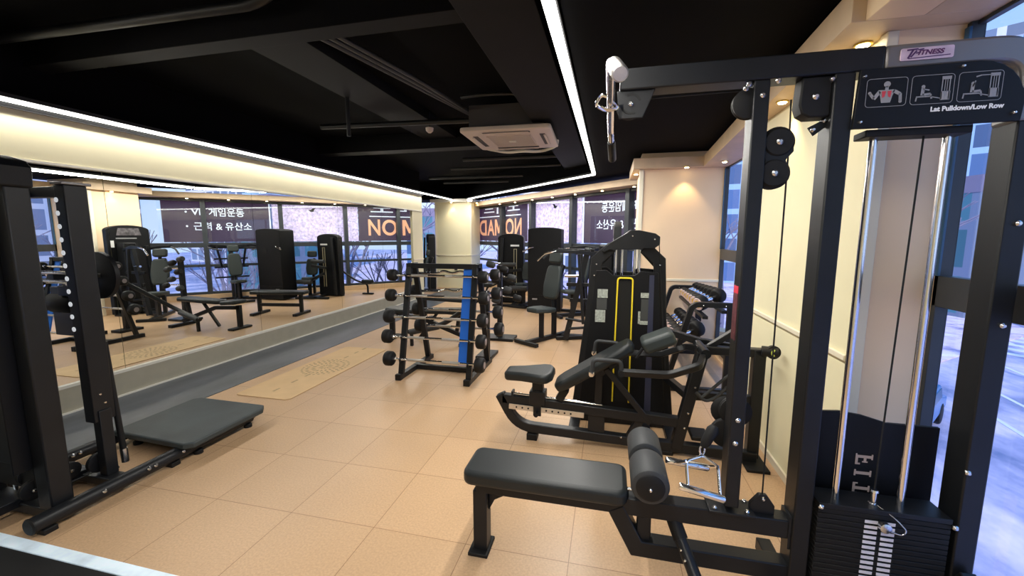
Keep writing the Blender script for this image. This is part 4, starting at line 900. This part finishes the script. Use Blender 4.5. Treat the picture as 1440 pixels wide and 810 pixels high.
# back extension lever near the mirror end
T = thing('roller_stand', 'small black padded leg hook on a curved arm near the banner windows', 'exercise machine', (-2.9, 9.7, 0)); world(T)
obj('arm', MB().tube(fillet([(-2.95, 9.7, .02), (-2.95, 9.7, .30), (-2.7, 9.6, .35), (-2.4, 9.45, .62)], .15), .025, 10), steel, T)
obj('pad', cushion(rrect(.30, .16, .04), .10, Matrix.Translation((-2.95, 9.7, .34))), vinyl, T, .025, 3)
obj('base', MB().mm((-3.1, 9.66, 0), (-2.8, 9.74, .04)), steel, T, .004)
world(None)

# benches between rack and machines
T = thing('adjustable_bench', 'black adjustable bench standing low behind the barbell rack', 'bench', (-2.6, 5.55, 0)); world(T)
obj('back_pad', cushion([(-.42, -.11), (.38, -.13), (.44, -.08), (.44, .08), (.38, .13), (-.42, .11), (-.46, .06), (-.46, -.06)], .065, Matrix.Translation((-2.42, 5.55, .46)) @ Matrix.Rotation(R(-2), 4, 'Y')), vinyl, T, .022, 3)
obj('seat_pad', cushion(rrect(.32, .28, .05), .065, Matrix.Translation((-3.08, 5.55, .45)) @ Matrix.Rotation(R(4), 4, 'Y')), vinyl, T, .022, 3)
obj('main_rail', MB().bar([(-3.22, 5.55, .36), (-2.7, 5.55, .34), (-1.98, 5.55, .08)], .06, .06), steel, T, .005)
obj('front_leg', MB().mm((-3.22, 5.52, .03), (-3.15, 5.58, .40)), steel, T, .005)
obj('front_foot', MB().mm((-3.24, 5.36, 0), (-3.12, 5.74, .035)), rubber, T, .01)
obj('rear_foot', MB().mm((-2.03, 5.30, 0), (-1.95, 5.80, .05)), steel, T, .005)
obj('support_strut', MB().bar([(-2.45, 5.55, .42), (-2.75, 5.55, .02)], .04, .04), steel, T, .004)
obj('support_strut', MB().bar([(-2.1, 5.55, .42), (-2.15, 5.55, .12)], .05, .05), steel, T, .004)
world(None)
T = thing('flat_bench', 'black flat bench with dumbbell tray legs, behind the adjustable bench', 'bench', (-2.85, 6.8, 0)); world(T)
obj('pad', cushion(rrect(1.10, .28, .05), .07, Matrix.Translation((-2.85, 6.8, .44)) @ Matrix.Rotation(R(-10), 4, 'Z')), vinyl, T, .022, 3)
M = Matrix.Translation((-2.85, 6.8, 0)) @ Matrix.Rotation(R(-10), 4, 'Z')
for mb, nm in ((MB().mm((-.46, -.03, .03), (-.40, .03, .41)), 'leg'), (MB().mm((.40, -.03, .03), (.46, .03, .41)), 'leg'), (MB().mm((-.47, -.26, 0), (-.39, .26, .05)), 'foot'), (MB().mm((.39, -.26, 0), (.47, .26, .05)), 'foot'), (MB().mm((-.42, -.03, .16), (.42, .03, .22)), 'rail')):
    mb.bm.transform(M); obj(nm, mb, steel, T, .004)
world(None)
T = thing('lever_bar', 'thick black bent lever bar sloping down behind the barbell rack', 'lever', (-2.0, 5.3, 0)); world(T)
obj('bar', MB().tube(fillet([(-1.50, 4.98, .84), (-2.22, 5.28, .33), (-2.75, 5.22, .20)], .15), .033, 14), steel, T)
obj('grip', MB().cyl((-2.30, 5.26, .29), (-2.72, 5.21, .195), .04, 14), foam, T)
obj('stand', MB().mm((-1.55, 4.95, 0), (-1.48, 5.02, .86)).mm((-1.62, 4.82, 0), (-1.41, 5.16, .04)), steel, T, .004)
obj('prop', MB().mm((-2.72, 5.2, 0), (-2.68, 5.24, .2)), steel, T, .004)
world(None)
# spare handles cluster on the rack's far right
T = thing('attachment_stand', 'black stand with hung bars and grips behind the barbell rack', 'accessory rack', (-1.55, 5.9, 0)); world(T)
obj('post', MB().mm((-1.62, 5.87, 0), (-1.55, 5.94, 1.12)), steel, T, .004)
obj('base', MB().mm((-1.8, 5.75, 0), (-1.35, 6.05, .04)), steel, T, .004)
for k, (x, z) in enumerate(((-1.70, 1.15), (-1.50, 1.08), (-1.38, .96), (-1.62, .92), (-1.45, .78), (-1.30, .66), (-1.62, .62))):
    obj('grip', MB().head((x-.06, 5.82, z), (x+.06, 5.82, z-.03), .05), rubber if k % 2 else foam, T)
    obj('peg', MB().cyl((x, 5.82, z), (-1.58, 5.9, z), .012, 8), chrome, T)
world(None)

# ================================================================ OUTSIDE
struct('ground_street', MB().mm((-60, -60, -4.6), (140, 160, -4.5)), roadm)
struct('ground_park', MB().xy([(-80, 22), (14, 22), (60, 60), (60, 150), (-80, 150)], -4.49, -4.42), parkm)
lines = mat('road_paint', (.75, .74, .80), .7)
for k in range(8):
    p = V(18.3+.85*k, 28.6+1.2*k, -4.485); o = obj('crosswalk_stripe', MB().bar([p, p+V(3.2, -4.6, 0)], .5, .02), lines); tag(o, 'white crosswalk stripe on the street below the right window', 'road marking', 'crosswalk stripes')
for a, c in (((23.4, 33), (20, 20)), ((18.2, 24.5), (16.2, 13)), ((12.9, 17.5), (11.2, 9)), ((14.9, 20), (13.6, 12.5))):
    o = obj('lane_line', MB().bar([(a[0], a[1], -4.49), (c[0], c[1], -4.49)], .14, .02), lines); tag(o, 'long pale lane line on the street below the right window', 'road marking', 'lane lines')
def building(c, s, m, label, rz=0):
    o = obj('building', MB().box((0, 0, s[2]/2), s), m); o.location = (c[0], c[1], -4.5); o.rotation_euler = (0, 0, R(rz)); tag(o, label, 'building')
    obj('roof_parapet', MB().box((0, 0, s[2]+.5), (s[0]*1.01, s[1]*1.01, 1.2)), barkm if m is fac3 else fac2, o)
building((42, 58), (11, 9, 26), fac1, 'tall blue glass tower beyond the street', -35)
building((28.5, 40), (8, 6, 9.2), fac3, 'low dark office block with teal panes across the street', 12)
building((66, 40), (14, 16, 17), fac2, 'pale apartment block at the right edge beyond the street', 5)
building((72, 80), (30, 12, 24), fac2, 'wide pale block behind the glass tower', 15)
building((-10, 70), (16, 10, 12), fac2, 'pale block beyond the park, left side', 10)
building((14, 62), (14, 10, 16), fac1, 'blue glazed block beyond the park', -10)
building((-32, 62), (12, 10, 9), fac3, 'low dark block beyond the park, far left', 15)
def tree(x, y, h, seed):
    r = random.Random(seed); m = MB()
    def br(p, d, l, rad, dep):
        q = p+d*l; m.tube([p, q], rad, 5)
        if dep == 0: return
        for k in range(3):
            nd = (d+V(r.uniform(-.8, .8), r.uniform(-.8, .8), r.uniform(-.1, .5))).normalized(); br(q, nd, l*r.uniform(.6, .82), rad*.6, dep-1)
    br(V(0, 0, 0), V(0, 0, 1), h*.32, h*.016, 4)
    o = obj('bare_tree', m, barkm); o.location = (x, y, -4.5); tag(o, 'bare winter tree in the park outside the banner windows', 'tree', 'bare trees outside'); return o
for i, (x, y, h) in enumerate(((5, 20, 9), (1, 24, 10), (-4, 22, 9), (-9, 27, 11), (9, 26, 10), (-14, 24, 10), (13, 20, 9), (-2, 32, 11), (22, 14, 8), (17, 16, 8), (-1, 15, 6), (2.5, 13.5, 5), (6, 14, 6), (-5, 17, 6), (-8, 20, 7), (-12, 19, 7), (26, 31, 8), (9, 17, 6))): tree(x, y, h, i+11)
def car(x, y, rz, m, label):
    t = thing('parked_car', label, 'car', (x, y, -4.48), R(rz)); WORLD[0] = None
    obj('body', MB().xz([(-2.2, .35), (2.2, .35), (2.25, .75), (1.3, .95), (.8, 1.42), (-1.2, 1.45), (-1.9, 1.0), (-2.2, .9)], -.88, .88), m, t, .08, 3)
    for a in (-1.4, 1.4):
        for s in (-.9, .72): obj('wheel', MB().wheel((a, s, .33), (a, s+.18, .33), .33), rubber, t)
    obj('windows', MB().xz([(.95, 1.0), (.68, 1.35), (-1.1, 1.37), (-1.6, 1.02)], -.90, .90), frameb, t)
car(3.5, 17.5, 45, mat('white_car_paint', (.75, .76, .8), .25), 'white parked car on the street below the banner windows')
car(-6.5, 19, 30, mat('grey_car_paint', (.25, .27, .33), .25), 'grey parked car further left below the banner windows')
car(9, 15, 50, mat('blue_car_paint', (.05, .2, .5), .25), 'blue parked car below the windows by the middle pillar')

# ================================================================ LIGHT, WORLD, CAMERA
w = bpy.data.worlds.new('w'); bpy.context.scene.world = w; w.use_nodes = True; nt = w.node_tree; bg = nt.nodes['Background']
tc = nt.nodes.new('ShaderNodeTexCoord'); sp = nt.nodes.new('ShaderNodeSeparateXYZ'); rp = nt.nodes.new('ShaderNodeValToRGB')
nt.links.new(tc.outputs['Generated'], sp.inputs[0]); nt.links.new(sp.outputs[2], rp.inputs[0]); nt.links.new(rp.outputs[0], bg.inputs[0])
e = rp.color_ramp.elements; e[0].position = 0; e[0].color = (.62, .72, .95, 1); e[1].position = .6; e[1].color = (.16, .42, .95, 1)
bg.inputs[1].default_value = 1.35
su = bpy.data.lights.new('sun', 'SUN'); su.energy = 4.0; su.angle = R(2); su.color = (1, .93, .88)
so = bpy.data.objects.new('sun', su); C.objects.link(so); so.rotation_euler = (R(55), R(0), R(-15))

F = 578.; pitch = math.atan((405-331)/F); yaw = math.atan((858-720)*math.cos(pitch)/F)
cam = bpy.data.cameras.new('camera'); co = bpy.data.objects.new('camera', cam); C.objects.link(co)
cam.sensor_width = 36; cam.lens = 36*F/1440; cam.clip_start = .02; cam.clip_end = 500
co.location = (0, 0, 1.56); co.rotation_euler = (math.pi/2-pitch, 0, yaw)
sc = bpy.context.scene; sc.camera = co
sc.view_settings.view_transform = 'Standard'; sc.view_settings.look = 'None'; sc.view_settings.exposure = 0.1
sc.cycles.max_bounces = 8; sc.cycles.transparent_max_bounces = 12; sc.cycles.caustics_reflective = False
